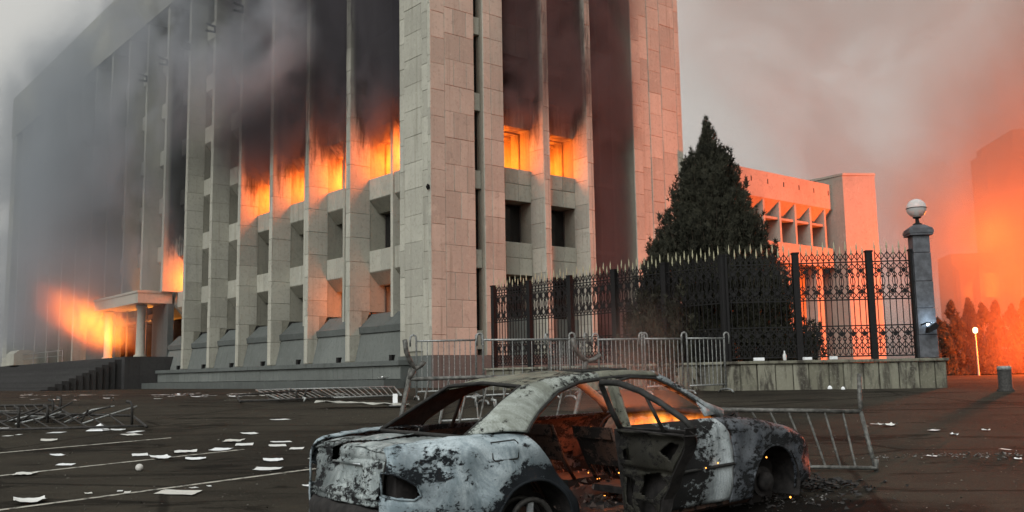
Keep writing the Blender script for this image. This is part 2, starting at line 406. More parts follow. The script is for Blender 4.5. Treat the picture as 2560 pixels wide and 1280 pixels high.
# stepped base in front of the long facade
b = MB(); b.box(-.72, 1.0, -1.2 + 2.6, 30.2, .50, .70); b.build('plinth_coping', M_GRANITE, BLD)
y = 1.45
while y < 30:
    y2 = min(y + rnd.choice((2.2, 3.1, 3.4)), 30.1); panel_x(BLD, y, y2, -.55, -.09, .50, M_PLINTH, .015, .06, 'plinth_slab'); y = y2
b = MB(); b.box(-.55, 1.0, 1.45, 30.1, -.6, .49); b.build('plinth_core', M_GRANITE, BLD)
b = MB(); b.box(-1.5, -.50, 1.3, 30.4, -.6, -.10); b.build('plinth_step', M_GRANITE, BLD)
# floors, inner walls, core, parapet
b = MB()
for zt in [2.6] + SILLS + [27]:
    b.box(2.42, 9, 2.45, LEN - 2, zt - 1.58, zt - .95); b.box(4.2, WID - 4, 2.42, 9, zt - 1.55, zt - .92)
b.build('floor_slab', M_ROOM, BLD)
b = MB(); b.box(8.6, WID - .3, 8.6, LEN - .3, -.6, ZT - .3); b.build('building_core', M_ROOM, BLD)
b = MB()
for k, (a, e) in enumerate(fin_u): b.box(2.43, 8.6, a + .1, e - .1, -.5, ZF)
b.box(4.0, 4.15, 2.4, 8.6, -.5, ZF); b.box(2.43, 4, 2.42, 2.5, -.5, ZF); b.box(6.58, 6.72, 2.43, 8.6, -.5, ZF); b.box(9.45, 9.58, 2.43, 8.6, -.5, ZF); b.box(12.7, 12.85, 4, 8.6, -.5, ZF)
b.build('interior_wall', M_ROOM, BLD)
b = MB(); b.box(-.12, WID + .1, 2.5, LEN + .1, ZF, ZT); b.box(4.1, 12.6, -.12, 2.5, ZF, ZT); b.build('parapet_band', M_STONE, BLD)
b = MB(); b.box(-.02, 9, LEN - 2, LEN, -.6, ZF); b.build('end_wall', M_STONE, BLD)
# short facade
for a, e in ((6.45, 6.85), (9.30, 9.72)):
    b = MB(); b.box(a + .02, e - .02, .05, 2.42, -.5, ZF); fo = b.build('facade_fin', M_CORE, BLD)
    for i in range(22):
        z0 = .87 + 1.165 * i; z1 = z0 + 1.165
        panel_x(fo, .03, 1.05, a + .03, z0 + .3, z1 + .3, M_STONE, .012, .03)
        panel_y(fo, a, a + .24, .05, z0, z1, M_STONE, .012, .05); panel_y(fo, a + .24, e, .05, z0, z1, M_STONE, .012, .035)
FIRE_R = {(0, 1), (1, 1)}
for bay, (x0, x1) in enumerate(((4.05, 6.45), (6.85, 9.30))):
    for si, zt in enumerate([6.1] + [9.57 + 3.5 * k for k in range(5)]):
        b = MB(); b.box(x0 + .003, x1 - .003, .98, 2.4, zt - 1.53, zt - .02); sp = b.build('spandrel', M_CORE, BLD)
        w3 = (x1 - x0) / 3
        for i in range(3):
            panel_y(sp, x0 + i * w3, x0 + (i + 1) * w3, .98, zt - .72, zt, M_STONE, .012, .03); panel_y(sp, x0 + i * w3, x0 + (i + 1) * w3, .98, zt - 1.53, zt - .74, M_STONE, .012, .03)
        if si < 5: window((x0, 1.75, zt), x1 - x0, 1.96, (bay, si) in FIRE_R, 'y', (.5,))
    b = MB(); b.box(x0 + .003, x1 - .003, .92, 2.4, -.5, 2.6); b.build('sloping_plinth', M_PLINTH, BLD)
    window((x0, 1.75, 2.6), x1 - x0, 1.95, False, 'y', (.5,))
b = MB(); b.box(9.74, 12.66, 1.6, 1.9, -.5, ZF); b.build('dark_glazing', M_GLASS, BLD)
for i in range(8):
    b = MB(); b.box(9.74, 12.66, 1.5, 1.6, 2.5 + 3.5 * i, 2.7 + 3.5 * i); b.build('glazing_transom', M_FRAME, BLD)
for xq in (10.7, 11.7):
    b = MB(); b.box(xq - .04, xq + .04, 1.52, 1.6, -.4, ZF); b.build('glazing_mullion', M_FRAME, BLD)
b = MB(); b.box(4.1, 12.64, .02, .9, -.6, .87); b.build('granite_base', M_GRANITE, BLD)
# small floodlight brackets on the upper fins
for k, zz in ((1, 22), (2, 21.9), (3, 22), (4, 22.0), (5, 22), (6, 22.1), (7, 22)):
    a, e = fin_u[k]
    b = MB(); b.tube([(.0, a + .1, zz), (-.5, a + .1, zz + .05), (-.62, a + .1, zz + .1)], .07); b.tube([(.0, a + .1, zz - .35), (-.5, a + .1, zz - .38), (-.62, a + .1, zz - .36)], .07); b.tube([(-.05, a + .1, zz), (-.05, a + .1, zz - .35)], .06)
    b.build('floodlight_bracket', M_IRON, BLD)
b = MB(); b.tube([(-.02, .1, 8.0), (-.12, .05, 8.02), (-.16, .08, 7.9), (-.05, .12, 7.82)], .03); b.box(-.1, .0, .06, .16, 7.85, 7.98); b.build('cable_bracket', M_IRON, BLD)
# entrance: canopy, column, doors, terrace and steps
b = MB(); b.box(-1.4, .9, 31.95, 41.5, 5.22, 6.0); cn = b.build('entrance_canopy', M_STONE, BLD)
b = MB(); b.box(-1.46, .9, 31.9, 41.6, 5.9, 6.06); b.build('canopy_edge', M_STONE, cn)
for yy in (33.6, 40.6):
    b = MB(); b.lathe([(.42, 1.6), (.42, 1.75), (.30, 1.85), (.27, 4.9), (.36, 5.05), (.36, 5.2)], 14, (-.6, yy)); b.build('entrance_column', M_STONE, BLD, True)
b = MB(); b.box(.5, .9, 31.6, 34.6, 1.6, 5.2); b.build('entrance_wall', M_GRANITE, BLD)
b = MB(); b.box(.5, .9, 42.5, 50, 1.6, 5.2); b.build('entrance_wall', M_GRANITE, BLD)
for yy in (35.6, 37.6, 39.8, 41.2):
    b = MB(); b.box(.42, .5, yy - .07, yy + .07, 1.6, 5.2); b.build('door_post', M_FRAME, BLD)
b = MB(); b.box(.42, .5, 34.6, 42.5, 4.2, 4.32); b.build('door_transom', M_FRAME, BLD)
b = MB(); b.box(-2.6, .5, 30.4, 72, -.6, 1.6); b.build('terrace', M_STEP, BLD)
for i in range(12):
    b = MB(); b.box(-2.62 - .42 * (i + 1), -2.60 - .42 * i, 31 - .12 * i, 71 + .1 * i, -.6, 1.6 - .165 * (i + 1)); b.build('step', M_STEP, BLD)
for i in range(5):
    b = MB(); y0 = 46 + i * 4.4
    b.tube([(-2.3, y0, 1.6), (-2.3, y0, 2.55)], .04); b.tube([(-2.3, y0, 2.5), (-2.3, y0 + 4.4, 2.5)], .03); b.tube([(-2.3, y0, 2.1), (-2.3, y0 + 4.4, 2.1)], .025); b.build('handrail', M_STEEL, BLD)
b = MB(); b.prism([(-3.0, 1.6), (-3.0, 2.6), (-2.6, 2.9), (-1.6, 2.9), (-1.2, 2.6), (-1.2, 1.6)], 58.5, 61.5, 1); b.build('guard_booth', M_STONE, BLD)

# ------------------------------------------------------------------ annex on the right
tag(ANX, 'low annex building lit orange, with a ribbed window band', 'building')
P = [(-.5, 9.85), (-.5, 11.4), (.5, 11.4), (.5, 9.0), (.35, 8.9)]
b = MB(); b.prism([(y, z) for y, z in P], 16.6, 30.1, 0); up_ = b.build('upper_band', M_STONE2, ANX)
for i in range(8):
    b = MB(); x0 = 18.6 + 1.57 * i; b.box(x0 - .03, x0 + .03, -.515, -.49, 10.7, 10.98); b.build('drain_slot', M_IRON, up_)
for i in range(9):
    x0 = 18.17 - 1.57 + 1.57 * i
    b = MB(); b.prism([(-.45, 6.9), (-.45, 9.84), (1.2, 8.6), (1.2, 6.9)], x0 - .09, x0 + .09, 0); b.build('window_rib', M_STONE2, ANX)
    if i < 8:
        b = MB(); b.box(x0 + .09, x0 + 1.48, -.35, .9, 8.72, 8.86); b.build('transom', M_STONE2, ANX)
        b = MB(); b.box(x0 + .09, x0 + 1.48, .9, 1.0, 7.4, 8.9); b.build('window_pane', M_GLASS, ANX)
b = MB(); b.box(16.6, 30.1, -.5, 1.2, 6.2, 7.38); b.build('sill_band', M_STONE2, ANX)
b = MB(); b.box(16.6, 30.1, 1.2, 12, -.6, 11.2); b.build('annex_core', M_STONE2, ANX)
for i in range(4):
    x0 = 18.5 + 3.3 * i; b = MB(); b.box(x0 - .35, x0 + .35, -.3, .5, -.5, 6.2); b.build('annex_column', M_STONE2, ANX)
for i in range(4):
    x0 = 18.5 + 3.3 * i; b = MB(); b.box(x0 + .6, x0 + 2.6, 1.12, 1.19, .2, 3.2); b.build('annex_door', M_FRAME, ANX)
def pt_local(p):              # world (eye-relative) -> building frame
    d = np.array(p) - OB; return (d @ V, d @ U)
q0 = pt_local(at(2066, 600, 58)); q1 = (29.9, -1.35); A1 = OB + V * q1[0] + U * q1[1]; q2 = pt_local(at(2190, 500, A1[1] + .2)); q3 = (q2[0] + 3, q2[1] + 6)
b = MB(); b.prism([(30.05, .2), q1, q2, q3, (30.05, 6)], -.6, 11.85, 2); b.build('stair_block', M_STONE2, ANX)
b = MB(); b.prism([(30.0, .25), (q1[0] - .03, q1[1] - .04), (q2[0] + .04, q2[1] - .04), (q3[0], q3[1]), (30.0, 6)], 11.86, 12.0, 2); b.build('roof_coping', M_STONE2, ANX)

# ------------------------------------------------------------------ building far behind, deep in smoke
FAR = empty('far_building', (at(2440, 700, 86)[0], 86, HC), R_(-6))
tag(FAR, 'distant ribbed building veiled in orange smoke behind the hedge', 'building')
t = NT('far_concrete'); t.bsdf((.30, .24, .20), .9); M_FAR = t.m
b = MB(); b.box(-1.6, 30, 1.2, 5, -.6, 10.5); b.build('wall', M_FAR, FAR)
b = MB(); b.box(2.2, 30, 1.2, 5, 10.51, 20); b.build('wall', M_FAR, FAR)
b = MB(); b.box(3.2, 32, -2.5, 6, 19.2, 21.2); b.build('roof', M_FAR, FAR)
for i in range(3, 16):
    b = MB(); b.box(-6.6 + 1.75 * i, -6.35 + 1.75 * i, .2, 1.2, -.4, 9.4 if i < 6 else 19.1); b.build('rib', M_FAR, FAR)
b = MB(); b.box(-1.6, 30, .5, 1.19, 9.0, 9.35); b.build('band', M_FAR, FAR)
for i in range(3, 12):
    b = MB(); b.box(-6.2 + 1.75 * i, -4.8 + 1.75 * i, 1.14, 1.19, 5.2, 8.2); b.build('window', M_GLASS, FAR)

# ------------------------------------------------------------------ boundary wall and iron fence
Zw = .24                      # coping height (eye-relative)
C0 = at(1819, 900, 23.5); C0[2] = 0
def along_u(px):              # point C0 + s*U seen at column px
    a, b_ = 0., 30.
    for _ in range(50):
        c = (a + b_) / 2; p = C0 + U * c + np.array([0, 0, .5]); 
        q = 1280 + FPX * (p @ r2) / (p @ fwd)
        if q > px: a = c
        else: b_ = c
    return a
E1 = at(2318, 900, 23.0); E1[2] = 0
RD = (E1 - C0) / np.linalg.norm(E1 - C0); RL = float(np.linalg.norm(E1 - C0))
cuts_l = [along_u(p) for p in (1819, 1669, 1542, 1430, 1327, 1237)]
def col_r(px):
    a, b_ = 0., RL + 2
    for _ in range(50):
        c = (a + b_) / 2; p = C0 + RD * c + np.array([0, 0, .5]); q = 1280 + FPX * (p @ r2) / (p @ fwd)
        if q < px: a = c
        else: b_ = c
    return a
cuts_r = [col_r(p) for p in (1819, 2000, 2186, 2296)]
t = NT('stained_wall_stone'); v = t.coord(None, 'Object'); oi = t.n('ShaderNodeObjectInfo')
vv = t.n('ShaderNodeVectorMath'); vv.operation = 'ADD'; t.l(v, vv.inputs[0]); t.l(oi.outputs['Location'], vv.inputs[1]); v = vv.outputs[0]
n1 = t.noise(t.mapping(v, (2.2, 2.2, .5)), 1.6, 6, .65, .5); n2 = t.noise(v, 16, 5, .7)
c = t.mix(t.ramp(oi.outputs['Random'], 0, 1, 0, 1, False), (.13, .125, .09), (.24, .235, .18))
c = t.mix(t.ramp(n1, .42, .62), c, (.045, .04, .03)); c = t.mix(t.math('MULTIPLY', t.ramp(n2, .5, .75), .5), c, (.30, .30, .25))
t.bsdf(c, .9, 0, n2, .5, .02); M_WALL = t.m
def frame_empty(name, p, d):
    return empty(name, (p[0], p[1], HC), math.atan2(d[1], d[0]))
SPEAR = MB(); SPEAR.lathe([(.006, 0), (.015, .025), (.012, .04), (.024, .075), (.013, .16), (.002, .25)], 6); SPEAR = SPEAR.mesh('spear_tip', M_GILT, True)
b = MB()
pts = [((.075 if i % 2 == 0 else .042) * math.cos(i * math.pi / 8), (.075 if i % 2 == 0 else .042) * math.sin(i * math.pi / 8)) for i in range(16)]
b.prism(pts, -.02, .02, 1); ROS = b.mesh('rosette', M_IRON)
def iron_fence(name, p0, d, cuts, label):
    root = frame_empty(name, p0, d); tag(root, label, 'fence', 'runs of spear-topped iron fence')
    for ci, c in enumerate(cuts):
        b = MB(); b.box(c - .075, c + .075, -.075, .075, Zw, Zw + 2.62); b.box(c - .09, c + .09, -.09, .09, Zw + 2.62, Zw + 2.66); b.build('fence_post', M_IRON, root)
    for a, e in zip(cuts[:-1], cuts[1:]):
        a += .075; e -= .075; Wp = e - a; n = max(4, int(round(Wp / .137))); s = Wp / n
        b = MB(); r = .011
        for zz, h in ((.06, .035), (.80, .03), (1.44, .03), (2.37, .03)): b.box(a, e, -.014, .014, Zw + zz, Zw + zz + h)
        def dia(x, z, w, h):
            for k in range(4):
                an = [(w, 0), (0, h), (-w, 0), (0, -h)]; p_, q_ = an[k], an[(k + 1) % 4]
                b.bar((x + p_[0], 0, Zw + z + p_[1]), (x + q_[0], 0, Zw + z + q_[1]), .014, .02)
        def oval(x, z, w, h):
            pp = [(x + w * math.cos(k * math.pi / 4), 0, Zw + z + h * math.sin(k * math.pi / 4)) for k in range(9)]
            for p_, q_ in zip(pp[:-1], pp[1:]): b.bar(p_, q_, .014, .02)
        for i in range(n):
            x = a + (i + .5) * s
            if i < n - 1:
                b.bar((x, 0, Zw + 2.42), (x + s, 0, Zw + 2.62), .013, .02); b.bar((x, 0, Zw + 2.62), (x + s, 0, Zw + 2.42), .013, .02)
            for zz in (2.27, 1.56, .70, .34): dia(x, zz, s * .48, .085)
            for zz in (2.06, 1.75, .50): dia(x, zz, s * .36, .07)
            if i % 2: oval(x, 1.90, s * .42, .13)
            oval(x, .2, s * .45, .09)
        pn = b.build('fence_panel', M_IRON, root); pn['kind'] = 'stuff'
        for i in range(n):
            x = a + (i + .5) * s; tall = i % 2 == 0
            key = ('pk', tall)
            if key not in _pc:
                q = MB(); q.box(-.009, .009, -.009, .009, Zw + .06, Zw + (2.66 if tall else 2.54)); _pc[key] = q.mesh('picket', M_IRON)
            pk = link('picket', _pc[key], pn, (x, 0, 0)); link('spear_tip', SPEAR, pn, (x, 0, Zw + (2.66 if tall else 2.54)))
            if i % 2 == 0:
                for zz in (2.16, 1.655, .61): link('rosette', ROS, pn, (x + s / 2, -.012, Zw + zz))
    return root
iron_fence('iron_fence', C0, U, cuts_l, 'long black iron fence run with pale spear tips passing behind the crowd barriers')
iron_fence('iron_fence', C0, RD, cuts_r, 'short black iron fence run against the orange glow beside the stone post')
def base_wall(p0, d, length, label, near):
    root = frame_empty('boundary_wall', p0, d); tag(root, label, 'wall', 'low walls under the iron fence')
    b = MB(); b.box(-.2, length, -.16, .2, -.75, Zw - .08); b.build('wall_core', M_WALL, root)
    b = MB(); b.box(-.25, length + .05, -.28, .28, Zw - .075, Zw - .004); o = b.build('coping', M_WALL, root); mod(o, 'BEVEL', width=.015, segments=2)
    x = -.2
    while x < length - .05:
        w = min(rnd.uniform(.34, .56), length - x)
        if length - x - w < .2: w = length - x
        link('stone_slab', slab_mesh(w - .02, .70, rnd.choice((.05, .06, .075)), M_WALL), root, (x + .01, -.16 if near else -.16, Zw - .085 - .70)); x += w
    return root
base_wall(C0 + U * cuts_l[-1], -U, cuts_l[-1], 'low stone wall under the long fence run, behind the standing crowd barriers', True)
base_wall(C0 + RD * .12, RD, RL + .25, 'low wall of stained stone slabs ending under the globe-topped post', True)
# stone end post, globe lamp, floodlight
t = NT('blue_grey_granite'); v = t.coord(); n1 = t.noise(v, 5, 6, .7); t.bsdf(t.mix(t.ramp(n1, .35, .7), (.05, .053, .060), (.115, .122, .135)), .6, 0, n1, .3, .01); M_POST = t.m
PO = empty('stone_gate_post', (E1[0], E1[1], HC), math.atan2(RD[1], RD[0])); tag(PO, 'square grey granite post with moulded cap at the end of the fence', 'post')
zs = [Zw, Zw + .55, Zw + 1.2, Zw + 1.85, Zw + 2.55, Zw + 2.98]
for i in range(5):
    w = .218 - .005 * i
    b = MB(); b.box(-w, w, -w, w, zs[i] + .004, zs[i + 1] - .004); o = b.build('granite_block', M_POST, PO); mod(o, 'BEVEL', width=.012, segments=2)
b = MB(); zc = zs[-1]
b.prism([(-.27, -.27), (.27, -.27), (.27, .27), (-.27, .27)], zc, zc + .05, 2)
for w, z0, z1 in ((.285, zc + .051, zc + .12), (.27, zc + .121, zc + .16)): b.box(-w, w, -w, w, z0, z1)
b.add([(-.27, -.27, zc + .161), (.27, -.27, zc + .161), (.27, .27, zc + .161), (-.27, .27, zc + .161), (-.12, -.12, zc + .27), (.12, -.12, zc + .27), (.12, .12, zc + .27), (-.12, .12, zc + .27)], [(3, 2, 1, 0), (4, 5, 6, 7), (0, 1, 5, 4), (1, 2, 6, 5), (2, 3, 7, 6), (3, 0, 4, 7)])
b.build('moulded_cap', M_POST, PO)
GL = empty('globe_lamp', (E1[0], E1[1], HC + zc + .27)); tag(GL, 'clear glass globe lamp on top of the granite post', 'lamp')
b = MB(); b.lathe([(.11, 0), (.11, .03), (.05, .06), (.04, .16), (.10, .18), (.10, .20)], 16); b.build('lamp_base', M_IRON, GL)
t = NT('frosted_globe_glass'); gl = t.n('ShaderNodeBsdfGlossy', i_Roughness=.08); gl.inputs[0].default_value = (.9, .9, .9, 1); tr = t.n('ShaderNodeBsdfTransparent'); tr.inputs[0].default_value = (.92, .86, .82, 1); fr = t.n('ShaderNodeLayerWeight', i_Blend=.2); ms = t.n('ShaderNodeMixShader')
t.l(fr.outputs['Facing'], ms.inputs[0]); t.l(tr.outputs[0], ms.inputs[1]); t.l(gl.outputs[0], ms.inputs[2])
df = t.n('ShaderNodeBsdfDiffuse'); df.inputs[0].default_value = (.80, .80, .78, 1); m2 = t.n('ShaderNodeMixShader', i_0=.5); t.l(ms.outputs[0], m2.inputs[1]); t.l(df.outputs[0], m2.inputs[2]); t.l(m2.outputs[0], t.out.inputs[0])
b = MB(); b.lathe([(.001 + .235 * math.sin(k * math.pi / 14), .42 - .235 * math.cos(k * math.pi / 14)) for k in range(15)], 24); b.build('glass_globe', t.m, GL, True)
b = MB(); b.lathe([(.237, .41), (.25, .42), (.237, .43)], 24); b.build('globe_ring', M_IRON, GL)
b = MB(); b.lathe([(.05, .2), (.05, .38), (.03, .45), (.01, .47)], 10); b.build('bulb', M_PAPER, GL)
FL = empty('floodlight', up_z(at(2328, 812, 22.55))); tag(FL, 'small black floodlight clamped to the granite post, shining bluish white', 'floodlight')
b = MB(); b.tube([(-.12, .25, .02), (-.05, .05, .06), (.03, -.02, .02)], .02); b.build('bracket', M_IRON, FL)
b = MB(); b.prism([(-.12, -.20), (.10, -.10), (.14, .0), (.05, .06), (-.10, -.06)], -.1, .08, 1); b.build('lamp_head', M_IRON, FL)
t = NT('lit_lens'); em = t.n('ShaderNodeEmission', i_Strength=9.); em.inputs[0].default_value = (.65, .82, 1, 1); t.l(em.outputs[0], t.out.inputs[0])
b = MB(); b.box(-.06, .06, .081, .10, -.02, .06); b.build('lens', t.m, FL)
fl = bpy.data.lights.new('floodlight_beam', 'POINT'); fl.energy = 5; fl.color = (.6, .8, 1); fl.shadow_soft_size = .05
fo = bpy.data.objects.new('floodlight_beam', fl); COL.objects.link(fo); fo.parent = FL; fo.location = (.02, .0, .14)

# ------------------------------------------------------------------ conifers
t = NT('dark_conifer_foliage'); gi = t.n('ShaderNodeObjectInfo'); v = t.coord(); n1 = t.noise(v, 1.1, 5, .7); n2 = t.noise(v, 9, 4, .7)
c = t.mix(t.ramp(n1, .3, .7), (.011, .012, .008), (.034, .034, .022)); c = t.mix(t.math('MULTIPLY', t.ramp(n2, .45, .75), .6), c, (.085, .078, .052))
t.bsdf(c, .8, spec=.2); M_LEAF = t.m
def conifer(name, base, height, prof, spires, per, label, group, leaf=.16, seed=1):
    rg = random.Random(seed); root = empty(name, base); tag(root, label, 'tree', group)
    b = MB(); b.tube([(0, 0, -.2), (.03, .02, height * .4), (0, 0, height * .93)], [height * .022, height * .014, .01], 8); b.build('trunk', M_BARK, root)
    def R(h):                 # envelope radius at height fraction
        for (h0, r0), (h1, r1) in zip(prof[:-1], prof[1:]):
            if h0 <= h <= h1: return r0 + (r1 - r0) * (h - h0) / (h1 - h0 + 1e-9)
        return 0
    b = MB(); br = MB()
    for s in range(spires):
        ht = rg.betavariate(1.15, 1.5) if s > 6 else .90 + .1 * s / 6
        rad = R(min(ht, .999)) * (rg.uniform(.72, 1.04) if ht < .9 else rg.uniform(0, .5)); ph = rg.uniform(0, 2 * math.pi)
        tip = np.array([rad * math.cos(ph), rad * math.sin(ph), ht * height])
        ln = rg.uniform(.5, 1.15) * height * .16 * (1 if ht > .12 else .6)
        dirv = np.array([math.cos(ph) * .32, math.sin(ph) * .32, 1.]); dirv /= np.linalg.norm(dirv)
        wd = ln * rg.uniform(.22, .34); foot = tip - dirv * ln
        br.tube([np.array([0, 0, max(.1, foot[2] - ln * .5)]), foot, tip - dirv * ln * .2], [.02, .014, .004], 4, False)
        for k in range(per):
            q = rg.random() ** .8; p = tip - dirv * ln * q * 1.05
            rr = wd * (q ** .7) * rg.uniform(.55, 1.05); a2 = rg.uniform(0, 2 * math.pi)
            off = np.array([math.cos(a2), math.sin(a2), 0]) * rr; p = p + off
            d = np.array([off[0] / (wd + 1e-6) * .5, off[1] / (wd + 1e-6) * .5, 1.]) + np.array([rg.uniform(-.35, .35), rg.uniform(-.35, .35), rg.uniform(-.2, .2)]); d /= np.linalg.norm(d)
            side = np.cross(d, np.array([rg.uniform(-1, 1), rg.uniform(-1, 1), .1])); side /= np.linalg.norm(side) + 1e-6
            l_ = leaf * rg.uniform(.6, 1.25); w_ = l_ * .22
            vs = [p - side * w_ * .5, p + side * w_ * .5, p + d * l_]; fs = [(0, 1, 2)]
            for sg in (-1, 1):
                o_ = p + d * l_ * .25; e_ = o_ + (d * .6 + side * sg * .75) * l_ * .6
                vs += [o_ - d * w_ * .6, o_ + d * w_ * .6, e_]; i0 = len(vs) - 3; fs.append((i0, i0 + 1, i0 + 2))
            b.add(vs, fs)
    br.build('branches', M_BARK, root); b.build('crown', M_LEAF, root)
    return root
tb = at(1792, 940, 26.6); tb[2] = gz(26.6)
conifer('conifer_tree', up_z(tb), 7.75, [(0, 2.7), (.06, 2.95), (.25, 2.7), (.42, 2.2), (.55, 1.75), (.68, 1.28), (.82, .85), (.92, .42), (1, .03)], 820, 75, 'large dark cone-shaped conifer standing behind the iron fence', 'conifers', .17, 3)
tb = at(1652, 940, 25.6); tb[2] = gz(25.6)
conifer('conifer_tree', up_z(tb), 4.05, [(0, .75), (.3, .85), (.6, .62), (.85, .35), (1, .03)], 90, 60, 'small slender conifer at the left foot of the large dark conifer', 'conifers', .15, 5)
for i, (px, py) in enumerate(((2352, 800), (2388, 755), (2432, 750), (2466, 762), (2500, 756), (2540, 765), (2572, 750))):
    Y = 56 + (i % 3) * .8; p = at(px, 905, Y); p[2] = gz(Y); ztop = at(px, py, Y)[2]
    conifer('hedge_conifer', up_z(p), ztop - p[2], [(0, .8), (.4, .82), (.7, .6), (.9, .28), (1, .03)], 70, 60, ['clipped conifer of the far hedge, just beside the granite post', 'second pointed conifer of the far hedge from the granite post', 'third pointed conifer of the far hedge, left of the lamp post', 'fourth pointed conifer of the far hedge, right of the lamp post', 'fifth pointed conifer of the far hedge under the glowing window', 'sixth pointed conifer of the far hedge near the picture edge', 'last conifer of the far hedge, cut by the picture edge'][i], 'conifers of the far hedge', .3, 20 + i)
# far lamp post (lit)
LP = empty('lamp_post', up_z((at(2444, 900, 52)[0], 52, gz(52)))); tag(LP, 'thin pale lamp post with a small lit head before the hedge', 'lamp post')
b = MB(); b.tube([(0, 0, 0), (0, 0, .5), (-.02, 0, 2.3)], [.06, .045, .035], 8); b.build('pole', M_STEEL, LP)
t = NT('lit_lamp_glass'); em = t.n('ShaderNodeEmission', i_Strength=4.); em.inputs[0].default_value = (1, .75, .4, 1); t.l(em.outputs[0], t.out.inputs[0])
b = MB(); b.lathe([(.05, 2.3), (.12, 2.36), (.13, 2.55), (.06, 2.62)], 10); b.build('lamp_head', t.m, LP)
# bollard
p = gp(2515, 978)
BO = empty('bollard', up_z(p)); tag(BO, 'short dark cylindrical bollard on the lot near the picture edge', 'bollard')
r_ = 16 * p[1] / FPX; h_ = 62 * p[1] / FPX
b = MB(); b.lathe([(r_ * 1.25, -.05), (r_ * 1.25, .04), (r_, .06), (r_, h_ * .86)], 16); b.build('shaft', M_BSTEEL, BO, True)
b = MB(); b.lathe([(r_ * 1.06, h_ * .86), (r_ * 1.08, h_ * .93), (r_ * .9, h_)], 16); b.build('cap', M_STEEL, BO)

# ------------------------------------------------------------------ crowd barriers
def barrier(name, A, B, C, D, n, mat, label, group, rt=.022, rb=.011, feet=None, hooks=True):
    # A,B = ends of the lower rail, C,D = ends of the upper rail (eye-relative points)
    root = empty(name, up_z((np.array(A) + np.array(B)) / 2)); tag(root, label, 'barrier', group)
    o = (np.array(A) + np.array(B)) / 2
    A, B, C, D = [np.array(q, float) - o for q in (A, B, C, D)]
    upv = (C - A) / np.linalg.norm(C - A); al = (D - C) / np.linalg.norm(D - C)
    b = MB(); b.tube([C, D], rt, 8); b.build('top_rail', mat, root, True)
    b = MB(); b.tube([A, B], rt * .85, 8); b.build('bottom_rail', mat, root, True)
    for p_, q_, sg in ((A, C, -1), (B, D, 1)):
        b = MB(); pts = [p_ - upv * .14, q_]
        if hooks:
            w = .07; pts += [q_ + upv * .05 + al * sg * .01] + [q_ + upv * (.07 + w * math.sin(k * math.pi / 4)) + al * sg * (w - w * math.cos(k * math.pi / 4)) for k in range(5)] + [q_ + al * sg * 2 * w - upv * .12]
        b.tube(pts, rt, 8); b.build('end_post', mat, root, True)
    for i in range(1, n):
        f_ = i / n; b = MB(); b.tube([A + (B - A) * f_, C + (D - C) * f_], rb, 6, False); b.build('bar', mat, root, True)
    for ft in feet or ():
        b = MB(); b.tube([np.array(q) - o for q in ft], rt * 1.05, 8); b.build('foot', mat, root, True)
    return root
G1 = 'steel crowd barriers standing before the fence'
def stand(x0, Y0, x1, Y1, n, ytop, label, ytop1=None):
    a, b_ = at(x0, 900, Y0), at(x1, 900, Y1)
    za, zb = gz(Y0), gz(Y1); c, d = at(x0, ytop, Y0), at(x1, ytop1 or ytop, Y1)
    A = np.array([a[0], a[1], za + .2]); B = np.array([b_[0], b_[1], zb + .2]); C = np.array([a[0], a[1], c[2]]); D = np.array([b_[0], b_[1], d[2]])
    al = (B - A); al[2] = 0; al /= np.linalg.norm(al); nr = np.array([-al[1], al[0], 0])
    ft = [[q - nr * .28 + np.array([0, 0, .02 - .2]), q - nr * .2 + np.array([0, 0, .08 - .2]), q + np.array([0, 0, .1 - .2]), q + nr * .2 + np.array([0, 0, .08 - .2]), q + nr * .28 + np.array([0, 0, .02 - .2])] for q in (A, B)]
    return barrier('crowd_barrier', A, B, C, D, n, M_STEEL, label, G1, feet=ft)
stand(1041, 21.2, 1190, 21.6, 11, 853, 'grey steel crowd barrier in front of the granite base of the corner pylon', 850)
stand(1208, 19.8, 1424, 20.6, 9, 850, 'nearest-looking steel crowd barrier with wide bar gaps above the car roof', 848)
stand(1372, 20.9, 1462, 22.3, 14, 850, 'steel crowd barrier seen at a slant, its bars bunched close together', 848)
stand(1497, 21.6, 1606, 21.9, 10, 849, 'steel crowd barrier just beyond the second upturned foot above the car roof', 847)
stand(1613, 21.6, 1706, 22.0, 9, 847, 'steel crowd barrier below the small slender conifer')
stand(1719, 21.7, 1812, 22.1, 9, 846, 'last standing crowd barrier, at the corner of the stone wall')
# overturned barrier behind the car, feet in the air
Yb = 11.9
A = at(1022, 948, Yb); B = at(1462, 936, Yb + .5); C = at(985, 1130, Yb - .35); D = at(1420, 1125, Yb + .1)
f1 = [at(1012, 850, Yb - .15), at(1016, 880, Yb - .1), at(1026, 905, Yb - .05), at(1040, 922, Yb), at(1052, 914, Yb), at(1061, 903, Yb)]
f2 = [at(1431, 846, Yb + .3), at(1438, 872, Yb + .35), at(1452, 893, Yb + .4), at(1470, 903, Yb + .5), at(1487, 898, Yb + .5), at(1502, 886, Yb + .5)]
barrier('overturned_barrier', A, B, C, D, 9, M_DSTEEL, 'crowd barrier turned upside down behind the car with its bent feet in the air', 'knocked over barriers', .03, .014, [f1, f2, [A, at(1037, 922, Yb)], [B, at(1464, 903, Yb + .45)]], False)
